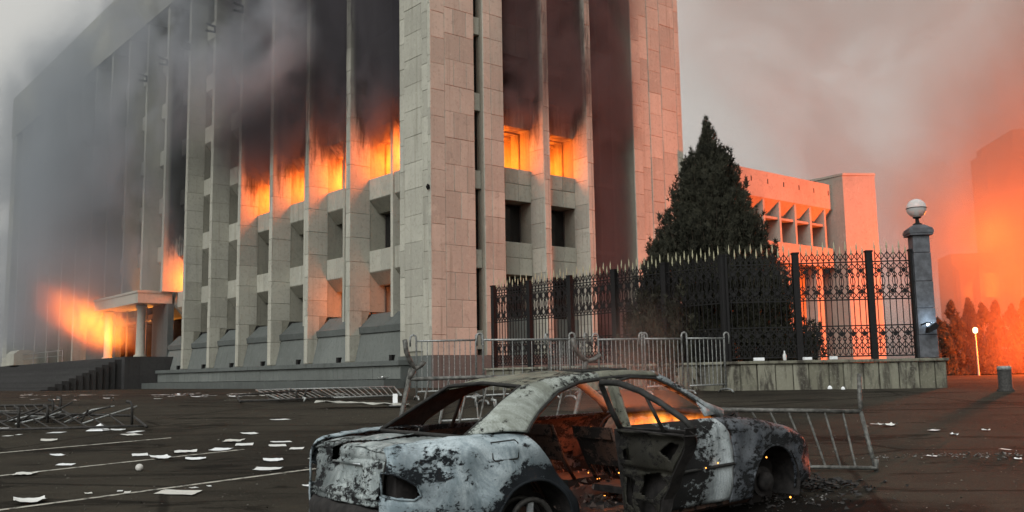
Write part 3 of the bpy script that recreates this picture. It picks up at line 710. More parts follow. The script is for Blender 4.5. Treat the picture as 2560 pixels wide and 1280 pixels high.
# leaning barrier by the front wing
A = gp(1985, 1178) + np.array([0, 0, .05]); B = gp(2178, 1181) + np.array([0, 0, .05]); Yt = B[1] + .1
A = A + (A - B) * .55
C = at(1786, 1024, Yt + .1); D = at(2152, 1029, Yt + .15); 
barrier('leaning_barrier', A, B, C, D, 8, M_DSTEEL, 'sooty crowd barrier leaning beyond the front wing of the burnt car', 'knocked over barriers', .026, .014, [[D, at(2149, 985, Yt + .2), at(2148, 936, Yt + .3)], [B, B + (B - A) * .045, B + (B - A) * .05 + np.array([0, 0, .1])]], False)
# flattened barriers on the lot
def lying(pa, pb, pc, pd, n, mat, label, ups=(), rt=.024):
    A, B, C, D = [gp(*q) + np.array([0, 0, .06 + .03 * i]) for i, q in enumerate((pa, pb, pc, pd))]
    ft = []
    for (x, y), h, lean in ups:
        q = gp(x, y); ft.append([q + np.array([0, 0, .03]), q + np.array([lean * .4, 0, h * .9]), q + np.array([lean, 0, h]), q + np.array([lean - .09, .02, h + .02])])
    return barrier('fallen_barrier', A, B, C, D, n, mat, label, 'knocked over barriers', rt, .013, ft, False)
lying((-60, 1085), (360, 1078), (-140, 1045), (330, 1060), 9, M_BSTEEL, 'blackened crowd barrier lying flat among papers at the left picture edge', (((330, 1066), .42, -.03), ((118, 1062), .32, 0), ((45, 1080), .4, 0)))
lying((-80, 1068), (182, 1052), (-60, 1030), (132, 1030), 8, M_BSTEEL, 'fallen crowd barrier with slanting bars, propped on the blackened one', (((150, 1045), .38, 0), ((132, 1046), .34, -.02)))
lying((700, 1006), (1000, 998), (640, 984), (985, 978), 22, M_STEEL, 'wide grille barrier lying flat in front of the corner pylon', (((760, 1008), .1, .05),))
lying((600, 1010), (830, 1004), (590, 1000), (780, 990), 3, M_BSTEEL, 'bent metal frame lying beside the flat grille barrier', (((760, 1000), .22, .1), ((745, 1004), .25, -.1)))
lying((1100, 1062), (1290, 1055), (1110, 1010), (1270, 1004), 4, M_STEEL, 'loose barrier frame lying behind the rear window of the burnt car', (((1190, 1020), .2, 0), ((1240, 1035), .25, 0)))
p0 = gp(905, 1020)
b = MB(); b.grid([[(-.95 + i * .24, -.16 + j * .11 + .02 * math.sin(i), .03 + .05 * math.sin(i * 1.3 + j) ** 2 + .10 * (1 - i / 8)) for j in range(4)] for i in range(9)])
o = b.build('torn_sheet', plain('dirty_pale_plastic', (.36, .36, .32), .7), None, True, up_z(p0)); mod(o, 'SOLIDIFY', thickness=.008); tag(o, 'torn pale plastic sheet lying in front of the flat grille barrier', 'sheet')

# ------------------------------------------------------------------ papers and litter
t = NT('soiled_paper'); v = t.coord(); oi = t.n('ShaderNodeObjectInfo'); n1 = t.noise(v, 5, 6, .7); c = t.mix(oi.outputs['Random'], (.80, .83, .84), (.56, .55, .50)); c = t.mix(t.math('MULTIPLY', t.ramp(n1, .52, .7), .55), c, (.30, .28, .24)); t.bsdf(c, .9); M_SHEET = t.m
def sheet_mesh(seed, cur):
    rg = random.Random(seed); b = MB(); n = 6
    sk = rg.uniform(-.25, .25)
    G = [[(i / n - .5 + rg.uniform(-.02, .02) + sk * (j / 4 - .5), j / 4 - .5 + rg.uniform(-.05, .05) * (j in (0, 4)), .006 + cur * ((i / n - .5) ** 2 * 1.2 * rg.uniform(.4, 1) + (abs(j / 4 - .5) ** 3) * rg.uniform(0, 2))) for j in range(5)] for i in range(n + 1)]
    b.grid(G); me = b.mesh('paper_sheet', M_SHEET, True); return me
SHEETS = [sheet_mesh(i, c) for i, c in enumerate((.004, .03, .06, .12, .015, .04))]
def paper(x, y, wpx, label, dep=.23, rot=None, group='papers scattered over the lot', k=None):
    p = gp(x, y); w = wpx * p[1] / FPX
    o = link('paper_sheet', SHEETS[k if k is not None else rnd.randrange(6)], None, (p[0], p[1], p[2] + HC + .006), (R_(3.5) if p[1] < 22 else 0, 0, rot if rot is not None else rnd.gauss(.12, .35)))
    o.scale = (w * rnd.uniform(.72, .98), dep * rnd.uniform(.55, 1.1), rnd.uniform(.4, 1.1)); return tag(o, label, 'paper', group)
PL = [
 (701, 1050, 54, 'lone paper sheet on bare asphalt nearest the flat grille barrier'), (624, 1085, 48, 'tilted paper lying just beyond the group of papers beside the middle parking line'),
 (584, 1104, 48, 'paper sheet with a raised left end, beyond the end of the middle parking line'), (611, 1113, 50, 'narrow paper strip at the tip of the middle parking line'),
 (703, 1106, 66, 'crumpled yellowish paper on top of another sheet, left of the car boot'), (694, 1115, 56, 'white sheet under the crumpled yellowish paper left of the car boot'),
 (742, 1123, 40, 'small curled sheet right of the crumpled yellowish paper'), (552, 1125, 54, 'paper lying along the far side of the middle parking line near its tip'),
 (464, 1131, 56, 'paper with a peaked fold on the far side of the middle parking line'), (350, 1139, 50, 'flat paper left of the folded paper, beyond the middle parking line'),
 (403, 1146, 56, 'white paper lying across the middle parking line'), (489, 1149, 66, 'long bright sheet on the near side of the middle parking line'),
 (683, 1152, 64, 'bright straight-edged sheet left of the boot corner'), (669, 1174, 70, 'thin curled sheet just beyond the long nearest parking line'),
 (143, 1139, 36, 'paper with upturned corner between the first two parking lines'), (164, 1163, 48, 'dull sheet close above the middle parking line at the left'),
 (62, 1188, 54, 'dirty paper lying on the middle parking line near the left picture edge'), (122, 1102, 38, 'small sheet below the fallen barriers, beyond the first parking line'),
 (75, 1257, 74, 'wide sheet beside the nearest parking line at the lower left'), (445, 1233, 118, 'largest white paper, skewed, on the near side of the nearest parking line'),
 (484, 1221, 24, 'scrap of paper touching the largest white paper'), (523, 1217, 12, 'tiny scrap right of the largest white paper'),
 (300, 1229, 18, 'small scrap lying on the nearest parking line'), (221, 1236, 18, 'small scrap left of the nearest parking line scraps'),
 (318, 1234, 16, 'tiny white chip below the nearest parking line'), (778, 1147, 18, 'crumpled scrap tucked against the left rear corner of the car'),
 (770, 1216, 28, 'pointed paper corner sticking out beside the rear bumper'), (295, 1076, 44, 'paper behind the tent-folded white board'),
 (338, 1081, 38, 'upper of two overlapping sheets right of the tent-folded board'), (328, 1088, 44, 'lower of two overlapping sheets right of the tent-folded board'),
 (304, 1041, 20, 'small dull slip beyond the blackened fallen barrier'), (141, 1083, 42, 'dim sheet in front of the blackened fallen barrier'),
 (19, 1091, 26, 'sheet at the left picture edge below the fallen barriers'), (47, 1088, 16, 'scrap beside the sheet at the left picture edge'), (12, 1072, 28, 'sheet under the fallen barriers at the left picture edge'),
 (2205, 1062, 66, 'forked white paper strip on the asphalt right of the leaning barrier'), (2220, 1067, 56, 'second strip crossing the forked white strip'),
 (2335, 1077, 42, 'oval white scrap right of the forked strip'), (2385, 1090, 22, 'small thick scrap right of the oval white scrap'), (2465, 1078, 26, 'twisted scrap near the right picture edge'),
 (2514, 1125, 18, 'pale scrap on the rubble streak near the right picture edge'), (2330, 1142, 26, 'grey scrap at the near end of the rubble streak'), (2545, 1150, 18, 'scrap at the right picture edge below the rubble streak')]
for x, y, w, lb in PL: paper(x, y, w, lb, .12 if x > 2100 or w < 30 else .24)
for i in range(46):
    x = rnd.choice((rnd.uniform(215, 300), rnd.uniform(370, 540), rnd.uniform(370, 540), rnd.uniform(570, 630), rnd.uniform(640, 960))); y = rnd.gauss(991 - (x - 220) * .008, 3.2)
    paper(x, max(984, y), rnd.uniform(16, 46), 'white paper in the long strip of litter along the foot of the building', .28, group='paper litter along the foot of the building')
for i in range(12):
    x = rnd.uniform(40, 200); paper(x, rnd.uniform(986, 1003), rnd.uniform(12, 26), 'dim paper scrap on the lot before the dark entrance steps', .2, group='paper scraps before the entrance steps')
for i in range(26):
    x = rnd.uniform(2370, 2555); y = rnd.uniform(905, 925); paper(x, y, rnd.uniform(6, 20), 'scrap of rubbish glowing orange on the ground before the far hedge', .5, group='rubbish before the far hedge', k=3)
# tent-folded board and ball
p0 = gp(245, 1078)
b = MB(); b.add([(-.16, -.12, .01), (.14, -.14, .01), (.03, .02, .13), (.16, .12, .01), (-.2, .14, .01)], [(0, 1, 2), (1, 3, 2), (3, 4, 2), (4, 0, 2)]); o = b.build('folded_board', M_PAPER, None, loc=up_z(p0)); tag(o, 'white board folded like a tent among papers by the fallen barriers', 'board')
p0 = gp(348, 1178); b = MB(); b.lathe([(.001 + .045 * math.sin(k * math.pi / 10), .045 - .045 * math.cos(k * math.pi / 10)) for k in range(11)], 16)
o = b.build('ball', plain('dull_white_rubber', (.55, .54, .5), .7), None, True, up_z(p0)); tag(o, 'small round whitish ball on the asphalt between two parking lines', 'ball')
# litter on coping and plinth
for i, (x, w, h, nm, lb) in enumerate(((1893, 26, 8, 'carton', 'small white carton lying on the wall coping nearest the conifer'), (2013, 20, 7, 'carton', 'white carton on the coping below the double fence post'), (2078, 16, 8, 'carton', 'pinkish carton on the coping between two fence posts'))):
    dd = col_r(x); q = C0 + RD * dd - np.array([-RD[1], RD[0], 0]) * .2; s_ = q[1] / FPX
    b = MB(); b.box(-w * s_ / 2, w * s_ / 2, -.06, .06, 0, h * s_); o = b.build(nm, M_PAPER, None, loc=(q[0], q[1], HC + Zw)); mod(o, 'BEVEL', width=.012, segments=2); o.rotation_euler.z = .2 * i; tag(o, lb, 'carton', 'cartons on the wall')
q = C0 + RD * col_r(1957) - np.array([-RD[1], RD[0], 0]) * .2
BT = empty('bottle', (q[0], q[1], HC + Zw)); tag(BT, 'clear plastic bottle standing on the wall coping beside the conifer', 'bottle')
b = MB(); b.lathe([(.04, 0), (.045, .02), (.045, .13), (.02, .19), (.015, .2)], 12); b.build('body', plain('clear_plastic', (.6, .6, .58), .2), BT, True)
b = MB(); b.lathe([(.018, .201), (.018, .235)], 10); b.build('cap', M_PAPER, BT)

b = MB()
for k in range(2600):
    x = rnd.uniform(-50, 2600); y = 985 + 300 * rnd.random() ** 1.6; p = gp(x, y); s = rnd.uniform(.004, .016) * (2.2 if rnd.random() < .06 else 1)
    qv = [np.array([p[0], p[1], p[2] + HC]) + np.array([rnd.uniform(-s, s), rnd.uniform(-s, s), rnd.uniform(0, s)]) for _ in range(4)]; b.add(qv, [(0, 1, 2), (0, 2, 3), (0, 3, 1), (1, 3, 2)])
o = b.build('grit', plain('mixed_grit', (.10, .092, .078), .9, 0, 40, .9)); tag(o, 'fine grit and crumbs scattered over the asphalt', 'grit', kind='stuff')

# tangle of bent tubes on the fallen barriers
p0 = gp(95, 1062); TG = empty('bent_tubes', up_z(p0)); tag(TG, 'tangle of bent black tubes piled on the fallen barriers at the left', 'tubes', 'knocked over barriers')
for k in range(13):
    x = -1.3 + .19 * k + rnd.uniform(-.1, .1); b = MB(); l_ = rnd.uniform(.5, 1.1); an = rnd.gauss(.5, .5); h = rnd.uniform(.05, .3)
    b.tube([(x, rnd.uniform(-.5, .2), .03), (x + l_ * .5 * math.cos(an), rnd.uniform(-.1, .3), h), (x + l_ * math.cos(an), rnd.uniform(0, .5), h + rnd.uniform(-.04, .16))], .017, 6); b.build('tube', M_BSTEEL if k % 3 else M_STEEL, TG, True)

# papers on the plinth step
for i, (x, y, w, lb) in enumerate(((632, 948, 24, 'square white paper on the plinth step, left of a long dark stick'), (668, 949, 16, 'thin paper strip on the plinth step right of the square paper'), (725, 947, 10, 'small scrap on the plinth step below the fourth fin'), (905, 942, 30, 'paper strip on the plinth step left of the white bag'), (958, 939, 36, 'bulging white bag on the plinth step near the corner pylon'))):
    r = ray(x, y); p = r * ((OB @ V - 1.05) / (r @ V)); w_ = w * p[1] / FPX
    o = link('paper_sheet', SHEETS[3 if i == 4 else i], None, (p[0], p[1], HC - .092), (0, 0, BLD.rotation_euler[2] + math.pi / 2)); o.scale = (w_, .3, 3. if i == 4 else .6); tag(o, lb, 'paper', 'papers on the plinth step')
p0 = gp(988, 1016); b = MB(); b.box(-.05, .05, -.01, .01, .02, .26); b.box(-.13, .13, -.09, .09, 0, .02); o = b.build('white_placard', M_PAPER, None, loc=up_z(p0)); tag(o, 'small white placard standing beside the upturned barrier post', 'placard')

# ------------------------------------------------------------------ burnt-out saloon car
CR = [[0.80707206, -0.58973305, -0.02914804], [0.58922457, 0.80759371, -0.02463336], [0.03806688, 0.00270616, 0.99927153]]
CT = (-0.37910215, 8.02599796, -1.43070218)
CAR = empty('burnt_car'); mw = Matrix.Identity(4)
for i in range(3):
    for j in range(3): mw[i][j] = CR[i][j]
    mw[i][3] = CT[i] + (HC if i == 2 else 0)
CAR.matrix_world = mw
tag(CAR, 'burnt-out saloon car with ash-white and rust-black panels and an open rear door', 'car')
def itp(tab, x):
    if x <= tab[0][0]: return tab[0][1]
    for (a, p), (b_, q) in zip(tab[:-1], tab[1:]):
        if x <= b_:
            s = (x - a) / (b_ - a); return p + (q - p) * s
    return tab[-1][1]
def spl(tab, x):              # smooth (Catmull-Rom) version
    n = len(tab)
    if x <= tab[0][0]: return tab[0][1]
    if x >= tab[-1][0]: return tab[-1][1]
    for i in range(n - 1):
        if x <= tab[i + 1][0]:
            x0, y0 = tab[i]; x1, y1 = tab[i + 1]; h = x1 - x0; s = (x - x0) / h
            m0 = (y1 - tab[i - 1][1]) / (x1 - tab[i - 1][0]) if i else (y1 - y0) / h
            m1 = (tab[i + 2][1] - y0) / (tab[i + 2][0] - x0) if i < n - 2 else (y1 - y0) / h
            return (2 * s ** 3 - 3 * s * s + 1) * y0 + (s ** 3 - 2 * s * s + s) * h * m0 + (-2 * s ** 3 + 3 * s * s) * y1 + (s ** 3 - s * s) * h * m1
WT = [(-1.18, .50), (-1.13, .60), (-1.06, .675), (-.95, .74), (-.8, .797), (-.6, .845), (-.3, .88), (.3, .90), (1.2, .905), (2.2, .90), (2.8, .89), (3.2, .845), (3.45, .775), (3.6, .69), (3.68, .58)]
ZTOP = [(-1.2, .93), (-1.08, .962), (-.9, .985), (-.45, 1.0), (0, .985), (1, .962), (2.1, .945), (2.3, .94), (2.6, .905), (2.95, .83), (3.3, .75), (3.48, .68), (3.6, .56), (3.68, .45)]
def dent(x, z, k=1.): return k * 1.6 * (.006 * math.sin(7.3 * x + 3 * z) * math.sin(5.1 * z + 2.2 * x) + .004 * math.sin(17 * x - 9 * z) + .003 * math.sin(23 * z + 11 * x))
def side_y(x, z):
    h = spl(ZTOP, x) - z
    y = spl(WT, x)
    if h < .10: y -= .085 * (1 - h / .10) ** 2
    if z < .40: y -= .05 * ((.40 - z) / .25) ** 2
    if .50 < z < .58: y += .006
    return y + dent(x, z)
ZBOT = [(-1.2, .34), (-.5, .28), (-.3, .20), (3.0, .20), (3.68, .28)]
def cut_arch(vs, fs, c, r):
    # drop faces inside the wheel arch, pull the rim vertices onto the circle
    ins = [math.hypot(v[0] - c[0], v[2] - c[1]) < r for v in vs]
    keep = [f for f in fs if not all(ins[i] for i in f)]
    used = set(i for f in keep for i in f); out = list(vs)
    for i in used:
        if ins[i]:
            d = math.hypot(vs[i][0] - c[0], vs[i][2] - c[1]) + 1e-6
            out[i] = (c[0] + (vs[i][0] - c[0]) / d * r, vs[i][1], c[1] + (vs[i][2] - c[1]) / d * r)
    return out, keep
def skin(xL, xR, nx, nz, sy=-1, zb=None, zt=None, inset=0., arches=(), cut=None):
    G = []
    for i in range(nx + 1):
        row = []
        for j in range(nz + 1):
            s, t_ = i / nx, j / nz; z = .3 + .6 * t_; x = 0
            for _ in range(4):
                x = xL(z) + (xR(z) - xL(z)) * s
                z0 = zb if zb is not None else spl(ZBOT, x); z1 = zt if zt is not None else spl(ZTOP, x)
                z = z0 + (z1 - z0) * t_
            row.append((x, sy * (side_y(x, z) - inset), z))
        G.append(row)
    b = MB(); b.grid(G); vs, fs = b.v, b.f
    for c, r in arches: vs, fs = cut_arch(vs, fs, c, r)
    if cut: fs = [f for f in fs if not cut(sum(vs[i][0] for i in f) / 4, sum(vs[i][2] for i in f) / 4)]
    b2 = MB(); b2.v = vs; b2.f = fs; return b2
def inpoly(x, y, P):
    c = False; n = len(P); j = n - 1
    for i in range(n):
        if (P[i][1] > y) != (P[j][1] > y) and x < (P[j][0] - P[i][0]) * (y - P[i][1]) / (P[j][1] - P[i][1]) + P[i][0]: c = not c
        j = i
    return c
# materials --------------------------------------------------------
def burnt(name, ash, mid, dark, bias, seed=0., zone=None, shine=.6):
    t = NT(name); v = t.mapping(t.coord(CAR), loc=(seed, seed * .7, 0))
    n1 = t.noise(t.mapping(v, (1, 1, 1.9)), 1.7, 6, .68, .4); n2 = t.noise(t.mapping(v, (1, 1, 1.6)), 15, 7, .78, .3); n3 = t.noise(v, 75, 4, .75); n4 = t.noise(t.mapping(v, (1, 1, .4)), 2.6, 7, .74, .8); n5 = t.noise(v, 1.25, 5, .6, .5)
    c = t.mix(t.ramp(n4, .36, .62), mid, ash)
    c = t.mix(t.math('MULTIPLY', t.ramp(n3, .42, .68), .45), c, mid)
    soft = t.ramp(n5, .43, .66)                                             # smoked grey zones
    if zone: zq = zone(t, t.coord(CAR)); soft = t.math('ADD', soft, t.math('MULTIPLY', zq, 7.), clamp=True)
    c = t.mix(t.math('MULTIPLY', soft, .72), c, tuple(q * .28 for q in mid))
    k = t.math('ADD', t.math('MULTIPLY', n1, .55), t.math('MULTIPLY', n2, .45))
    if zone: k = t.math('ADD', k, zq)
    e = t.ramp(k, bias - .03, bias); k = t.ramp(k, bias, bias + .018)
    c = t.mix(t.math('MULTIPLY', e, .5), c, tuple(q * .5 for q in mid))
    c = t.mix(k, c, dark)
    k2 = t.ramp(t.math('ADD', t.math('MULTIPLY', n2, .6), t.math('MULTIPLY', n3, .4)), .585, .61)
    c = t.mix(t.math('MULTIPLY', k2, .75), c, (.04, .027, .02))
    bm = t.math('ADD', t.math('MULTIPLY', k, -.5), t.math('ADD', t.math('MULTIPLY', n3, .4), t.math('MULTIPLY', n4, .5)))
    t.bsdf(c, t.mix(k, (shine,) * 3, (.9,) * 3), .08, bm, .6, .014, .3); return t.m
def z_ash(t, v):             # char creeps up round the wheel arch and the door edge, less on the flank
    X, Y, Z = t.sep(v)
    a = t.math('SUBTRACT', X, .02); b_ = t.math('SUBTRACT', Z, .29); r = t.math('SQRT', t.math('ADD', t.math('MULTIPLY', a, a), t.math('MULTIPLY', b_, b_)))
    k = t.math('MULTIPLY', t.ramp(r, .36, .52, 1, 0), .09)
    k = t.math('ADD', k, t.math('MULTIPLY', t.ramp(X, -.25, .35), .07))
    return t.math('SUBTRACT', k, .008)
def z_fdoor(t, v):           # front half of the door burnt to white, rear half black
    X, Y, Z = t.sep(v); return t.math('SUBTRACT', t.math('MULTIPLY', t.ramp(X, 1.7, 2.2, 1, 0), .12), .07)
M_ASH = burnt('ash_white_burnt_paint', (.50, .58, .61), (.19, .245, .27), (.010, .013, .016), .528, zone=z_ash)
M_LID = burnt('scorched_boot_metal', (.50, .55, .54), (.20, .235, .235), (.010, .011, .012), .525, 3.1)
M_ROOF = burnt('olive_burnt_roof', (.27, .275, .215), (.145, .148, .115), (.025, .025, .02), .555, 5.3)
M_WING = burnt('blue_black_burnt_wing', (.14, .155, .17), (.045, .052, .063), (.008, .009, .010), .50, 9.2, shine=.5)
M_FDOOR = burnt('streaked_burnt_door', (.46, .51, .52), (.13, .15, .155), (.010, .010, .010), .515, 12.4, zone=z_fdoor)
M_CHAR = plain('char_black_metal', (.016, .014, .013), .85, .1, 14, .6, bstr=.5)
M_RUST = burnt('rust_brown_steel', (.095, .052, .036), (.042, .024, .018), (.009, .007, .006), .51, 2.2)
M_TRIM = plain('black_scorched_edge', (.02, .02, .018), .7, .2, 20, .5)
M_ALU = plain('dull_aluminium', (.42, .45, .46), .45, .6, 12, .4)
AR = ((.02, .29), .355); AF = ((2.84, .29), .345)
def shell(b, name, mat, parent=None, th=.012, smooth=True):
    o = b.build(name, mat, parent or CAR, smooth); mod(o, 'SOLIDIFY', thickness=th, offset=-1 if True else 0); return o
DR = [(.20, .47), (.30, .455), (.44, .42), (.69, .22), (.87, .09), (.97, .02), (1.02, .01)]     # rear door opening edge: z -> x
DF = [(.2, 2.19), (.27, 2.21), (.52, 2.25), (.8, 2.23), (.93, 2.12), (.97, 2.10)]               # front door front edge
TL_SIDE = [(-1.13, .64), (-1.13, .80), (-1.07, .79), (-.99, .745), (-.93, .70), (-.90, .63), (-.95, .60), (-1.05, .615)]
for sy in (-1, 1):
    # rear quarter with wrapped corner and lamp opening
    b = skin(lambda z: -1.145 + .16 * max(0, z - .60), lambda z: itp(DR, z), 58, 26, sy, arches=(AR,), cut=lambda x, z: inpoly(x, z, TL_SIDE))
    qp = shell(b, 'quarter_panel', M_ASH, th=.014)
    # arch lip
    b = MB(); b.tube([(AR[0][0] + AR[1] * math.cos(a), sy * (side_y(AR[0][0] + AR[1] * math.cos(a), AR[0][1] + AR[1] * math.sin(a)) - .004), AR[0][1] + AR[1] * math.sin(a)) for a in [R_(-8 + i * 9.5) for i in range(21)]], .014, 6); b.build('arch_lip', M_ASH, qp, True)
    # C pillar sail panel
    rear = [(-.455, .685, 1.0), (-.33, .66, 1.075), (-.16, .625, 1.165), (.02, .585, 1.255), (.19, .545, 1.332), (.5, .53, 1.375), (.95, .53, 1.40)]
    frt = [(.01, .83, 1.0), (.075, .805, 1.065), (.17, .765, 1.13), (.28, .725, 1.19), (.46, .67, 1.283), (.70, .632, 1.345), (.95, .615, 1.362)]
    G = []
    for k in range(25):
        q = k / 24 * 6; i = min(5, int(q)); s = q - i
        A = np.array(rear[i]) * (1 - s) + np.array(rear[i + 1]) * s; B = np.array(frt[i]) * (1 - s) + np.array(frt[i + 1]) * s
        row = []
        for j in range(13):
            w = j / 12; p = A * (1 - w) + B * w; bul = .035 * math.sin(math.pi * w)
            row.append((p[0], sy * (p[1] + bul * .7), p[2] + bul * .5 + dent(p[0], p[2], .5)))
        G.append(row)
    b = MB(); b.grid(G); shell(b, 'c_pillar', M_ROOF if sy > 0 else burnt('olive_to_ash_pillar', (.40, .44, .41), (.17, .185, .155), (.02, .021, .02), .535, 7.7), th=.014)
    b = MB(); b.grid([[(q_[0], q_[1] - sy * .035, q_[2] - .02) for q_ in row] for row in G[:20]]); b.build('pillar_lining', M_CHAR, CAR, True)
    # shelf between sail panel and quarter / boot gutter
    b = MB(); b.grid([[(x, sy * (y1 - (y1 - y0) * w), spl(ZTOP, x) + .004 * math.sin(x * 30) - .0 + .012 * math.sin(math.pi * w)) for w in [i / 5 for i in range(6)]] for x, y0, y1 in [(-1.08 + i * .071, (.56 + .005 * i) if i < 9 else .66, side_y(-1.08 + i * .071, spl(ZTOP, -1.08 + i * .071)) + .004) for i in range(16)]]); shell(b, 'rear_shoulder', M_ASH, th=.012)
    # drip rail / door frame top
    b = MB(); b.tube([(.01, sy * .835, 1.0), (.075, sy * .81, 1.062), (.17, sy * .772, 1.125), (.28, sy * .733, 1.183), (.46, sy * .678, 1.275), (.70, sy * .642, 1.337), (1.0, sy * .628, 1.355), (1.3, sy * .62, 1.360), (1.62, sy * .61, 1.338)], .018, 6); b.build('door_seal', M_TRIM, CAR, True)
    # cant rail forward of B pillar, A pillar
    G = []
    for k in range(9):
        x = .93 + k * .09; za = itp([(.93, 1.40), (1.3, 1.40), (1.65, 1.372)], x); zb_ = itp([(.93, 1.36), (1.3, 1.365), (1.65, 1.34)], x)
        G.append([(x, sy * (.53 + (.618 - .53) * w + .02 * math.sin(math.pi * w)), za + (zb_ - za) * w + .014 * math.sin(math.pi * w)) for w in [i / 6 for i in range(7)]])
    b = MB(); b.grid(G); shell(b, 'cant_rail', M_ROOF)
    ap = [(1.6, .575, 1.355), (1.75, .60, 1.285), (1.95, .64, 1.17), (2.15, .675, 1.045), (2.33, .70, .955)]
    b = MB(); b.tube([(x, sy * y, z) for x, y, z in ap], [.045, .042, .038, .04, .06], 8); b.build('a_pillar', M_ROOF if sy > 0 else M_FDOOR, CAR, True)
    # B pillar
    b = MB(); b.prism([(1.0, .20), (1.14, .20), (1.08, .95), (1.10, 1.35), (1.03, 1.35), (.98, .95)], 0, .05, 1)
    b.v = [(x, sy * ((.80 if z < .94 else .80 - (z - .95) * .46) + y), z) for x, y, z in b.v]; b.build('b_pillar', M_ROOF, CAR)
    # front wing
    b = skin(lambda z: itp(DF, z) + .012, lambda z: 3.66, 52, 26, sy, arches=(AF,)); fw = shell(b, 'front_wing', M_WING)
    b = MB(); b.tube([(AF[0][0] + AF[1] * math.cos(a), sy * (side_y(AF[0][0] + AF[1] * math.cos(a), AF[0][1] + AF[1] * math.sin(a)) - .004), AF[0][1] + AF[1] * math.sin(a)) for a in [R_(-8 + i * 9.5) for i in range(21)]], .012, 6); b.build('arch_lip', M_WING, fw, True)
    # inner wheel houses
    for (c, r) in (AR, AF):
        b = MB(); b.grid([[(c[0] + (r + .02) * math.cos(a), sy * y, c[1] + (r + .02) * math.sin(a)) for y in (.87, .55)] for a in [R_(-25 + i * 11) for i in range(22)]]); b.build('wheel_house', M_CHAR, CAR, True)
        b = MB(); b.prism([(c[0] + (r + .02) * math.cos(R_(i * 20)), c[1] + (r + .02) * math.sin(R_(i * 20))) for i in range(18)], sy * .55, sy * .54, 1); b.build('wheel_house', M_CHAR, CAR)
    # sill
    b = MB(); b.prism([(.80, .30), (.85, .26), (.845, .18), (.80, .15), (.70, .17), (.70, .30)], .38, 2.52, 0); b.v = [(x, sy * y, z) for x, y, z in b.v]; b.build('sill', M_CHAR if sy > 0 else M_RUST, CAR)
# fuel flap
b = skin(lambda z: -.335, lambda z: -.125, 8, 6, -1, .825, .945, -.006); fuel = b.build('fuel_flap', M_ASH, CAR, True)
b = MB(); cs = [(-.345, .835), (-.335, .952), (-.13, .955), (-.112, .935), (-.115, .825), (-.13, .815), (-.33, .818)]; b.tube([(x, -side_y(x, z) - .001, z) for x, z in cs + cs[:1]], .006, 5); b.build('flap_gap', M_TRIM, fuel)
# boot lid: top skin with burst seam, back face with plate recess and hole
HOLE_T = [(-1.10, .10), (-1.10, .27), (-.97, .24), (-.8, .10), (-.55, .02), (-.45, -.05), (-.46, -.22), (-.72, -.12), (-1.0, .06)]
def lid_z(x, y): return .985 - .03 * (y / .62) ** 2 - .05 * max(0, (-.95 - x) / .14) ** 2 * .6 + .012 * math.sin(9 * x + 4 * y) + .008 * math.sin(17 * y - 5 * x)
G = [[(-1.09 + .64 * i / 40, -.585 + 1.17 * j / 44, lid_z(-1.09 + .64 * i / 40, -.585 + 1.17 * j / 44)) for j in range(45)] for i in range(41)]
b = MB(); b.grid(G); b.f = [f for f in b.f if not inpoly(sum(b.v[i][0] for i in f) / 4, sum(b.v[i][1] for i in f) / 4, HOLE_T)]
lid = shell(b, 'boot_lid', M_LID, th=.008)
def back_x(y, z):
    x = -1.10 + .05 * (y / .6) ** 2 - .075 * max(0, .90 - z) / .33 + (.03 if z > .93 else 0) * (z - .93) / .03
    if .86 < z < .885: x += .012
    if abs(y + .02) < .27 and .66 < z < .83: x += .035
    if .60 < z < .635: x -= .02
    return x + .006 * math.sin(11 * y + 5 * z) + .004 * math.sin(23 * y - 17 * z)
G = [[(back_x(-.585 + 1.17 * i / 52, .555 + .405 * j / 30), -.585 + 1.17 * i / 52, .555 + .405 * j / 30) for j in range(31)] for i in range(53)]
b = MB(); b.grid(G); HB = [(.07, .97), (.29, .97), (.27, .86), (.20, .815), (.12, .85)]
b.f = [f for f in b.f if not inpoly(sum(b.v[i][1] for i in f) / 4, sum(b.v[i][2] for i in f) / 4, HB) and not (abs(abs(sum(b.v[i][1] for i in f) / 4) - .565) < .03 and .61 < sum(b.v[i][2] for i in f) / 4 < .80)]
shell(b, 'back_panel', M_LID, lid, .008)
b = MB(); b.tube([(-1.135, -.588, .56), (-1.10, -.588, .80), (-1.06, -.588, .93), (-1.0, -.59, .968), (-.8, -.60, .982), (-.46, -.615, .99)], .008, 5); b.build('lid_gap', M_TRIM, lid, True)
b = MB(); b.tube([(-1.105, -.24, .835), (-1.105, .22, .835)], .009, 5); b.tube([(-1.165, -.3, .62), (-1.165, .35, .62)], .012, 5); b.build('plate_trim', M_ALU, lid, True)
b = MB(); b.box(-1.02, -.5, -.56, .56, .45, .5); b.box(-.99, -.96, -.6, .6, .5, .93); b.box(-.52, -.48, -.66, .66, .4, .95); b.build('boot_interior', M_CHAR, CAR)
for sy in (-1, 1):
    b = MB(); b.box(-1.03, -.86, sy * .48, sy * .635, .58, .83); b.build('lamp_cavity', M_CHAR, CAR)
    b = MB(); pts = [(x, z) for x, z in TL_SIDE]; b.tube([(x, sy * (side_y(max(x, -1.13), z) + .003), z) for x, z in pts + pts[:1]], .010, 5); b.build('lamp_surround', M_ASH, CAR, True)
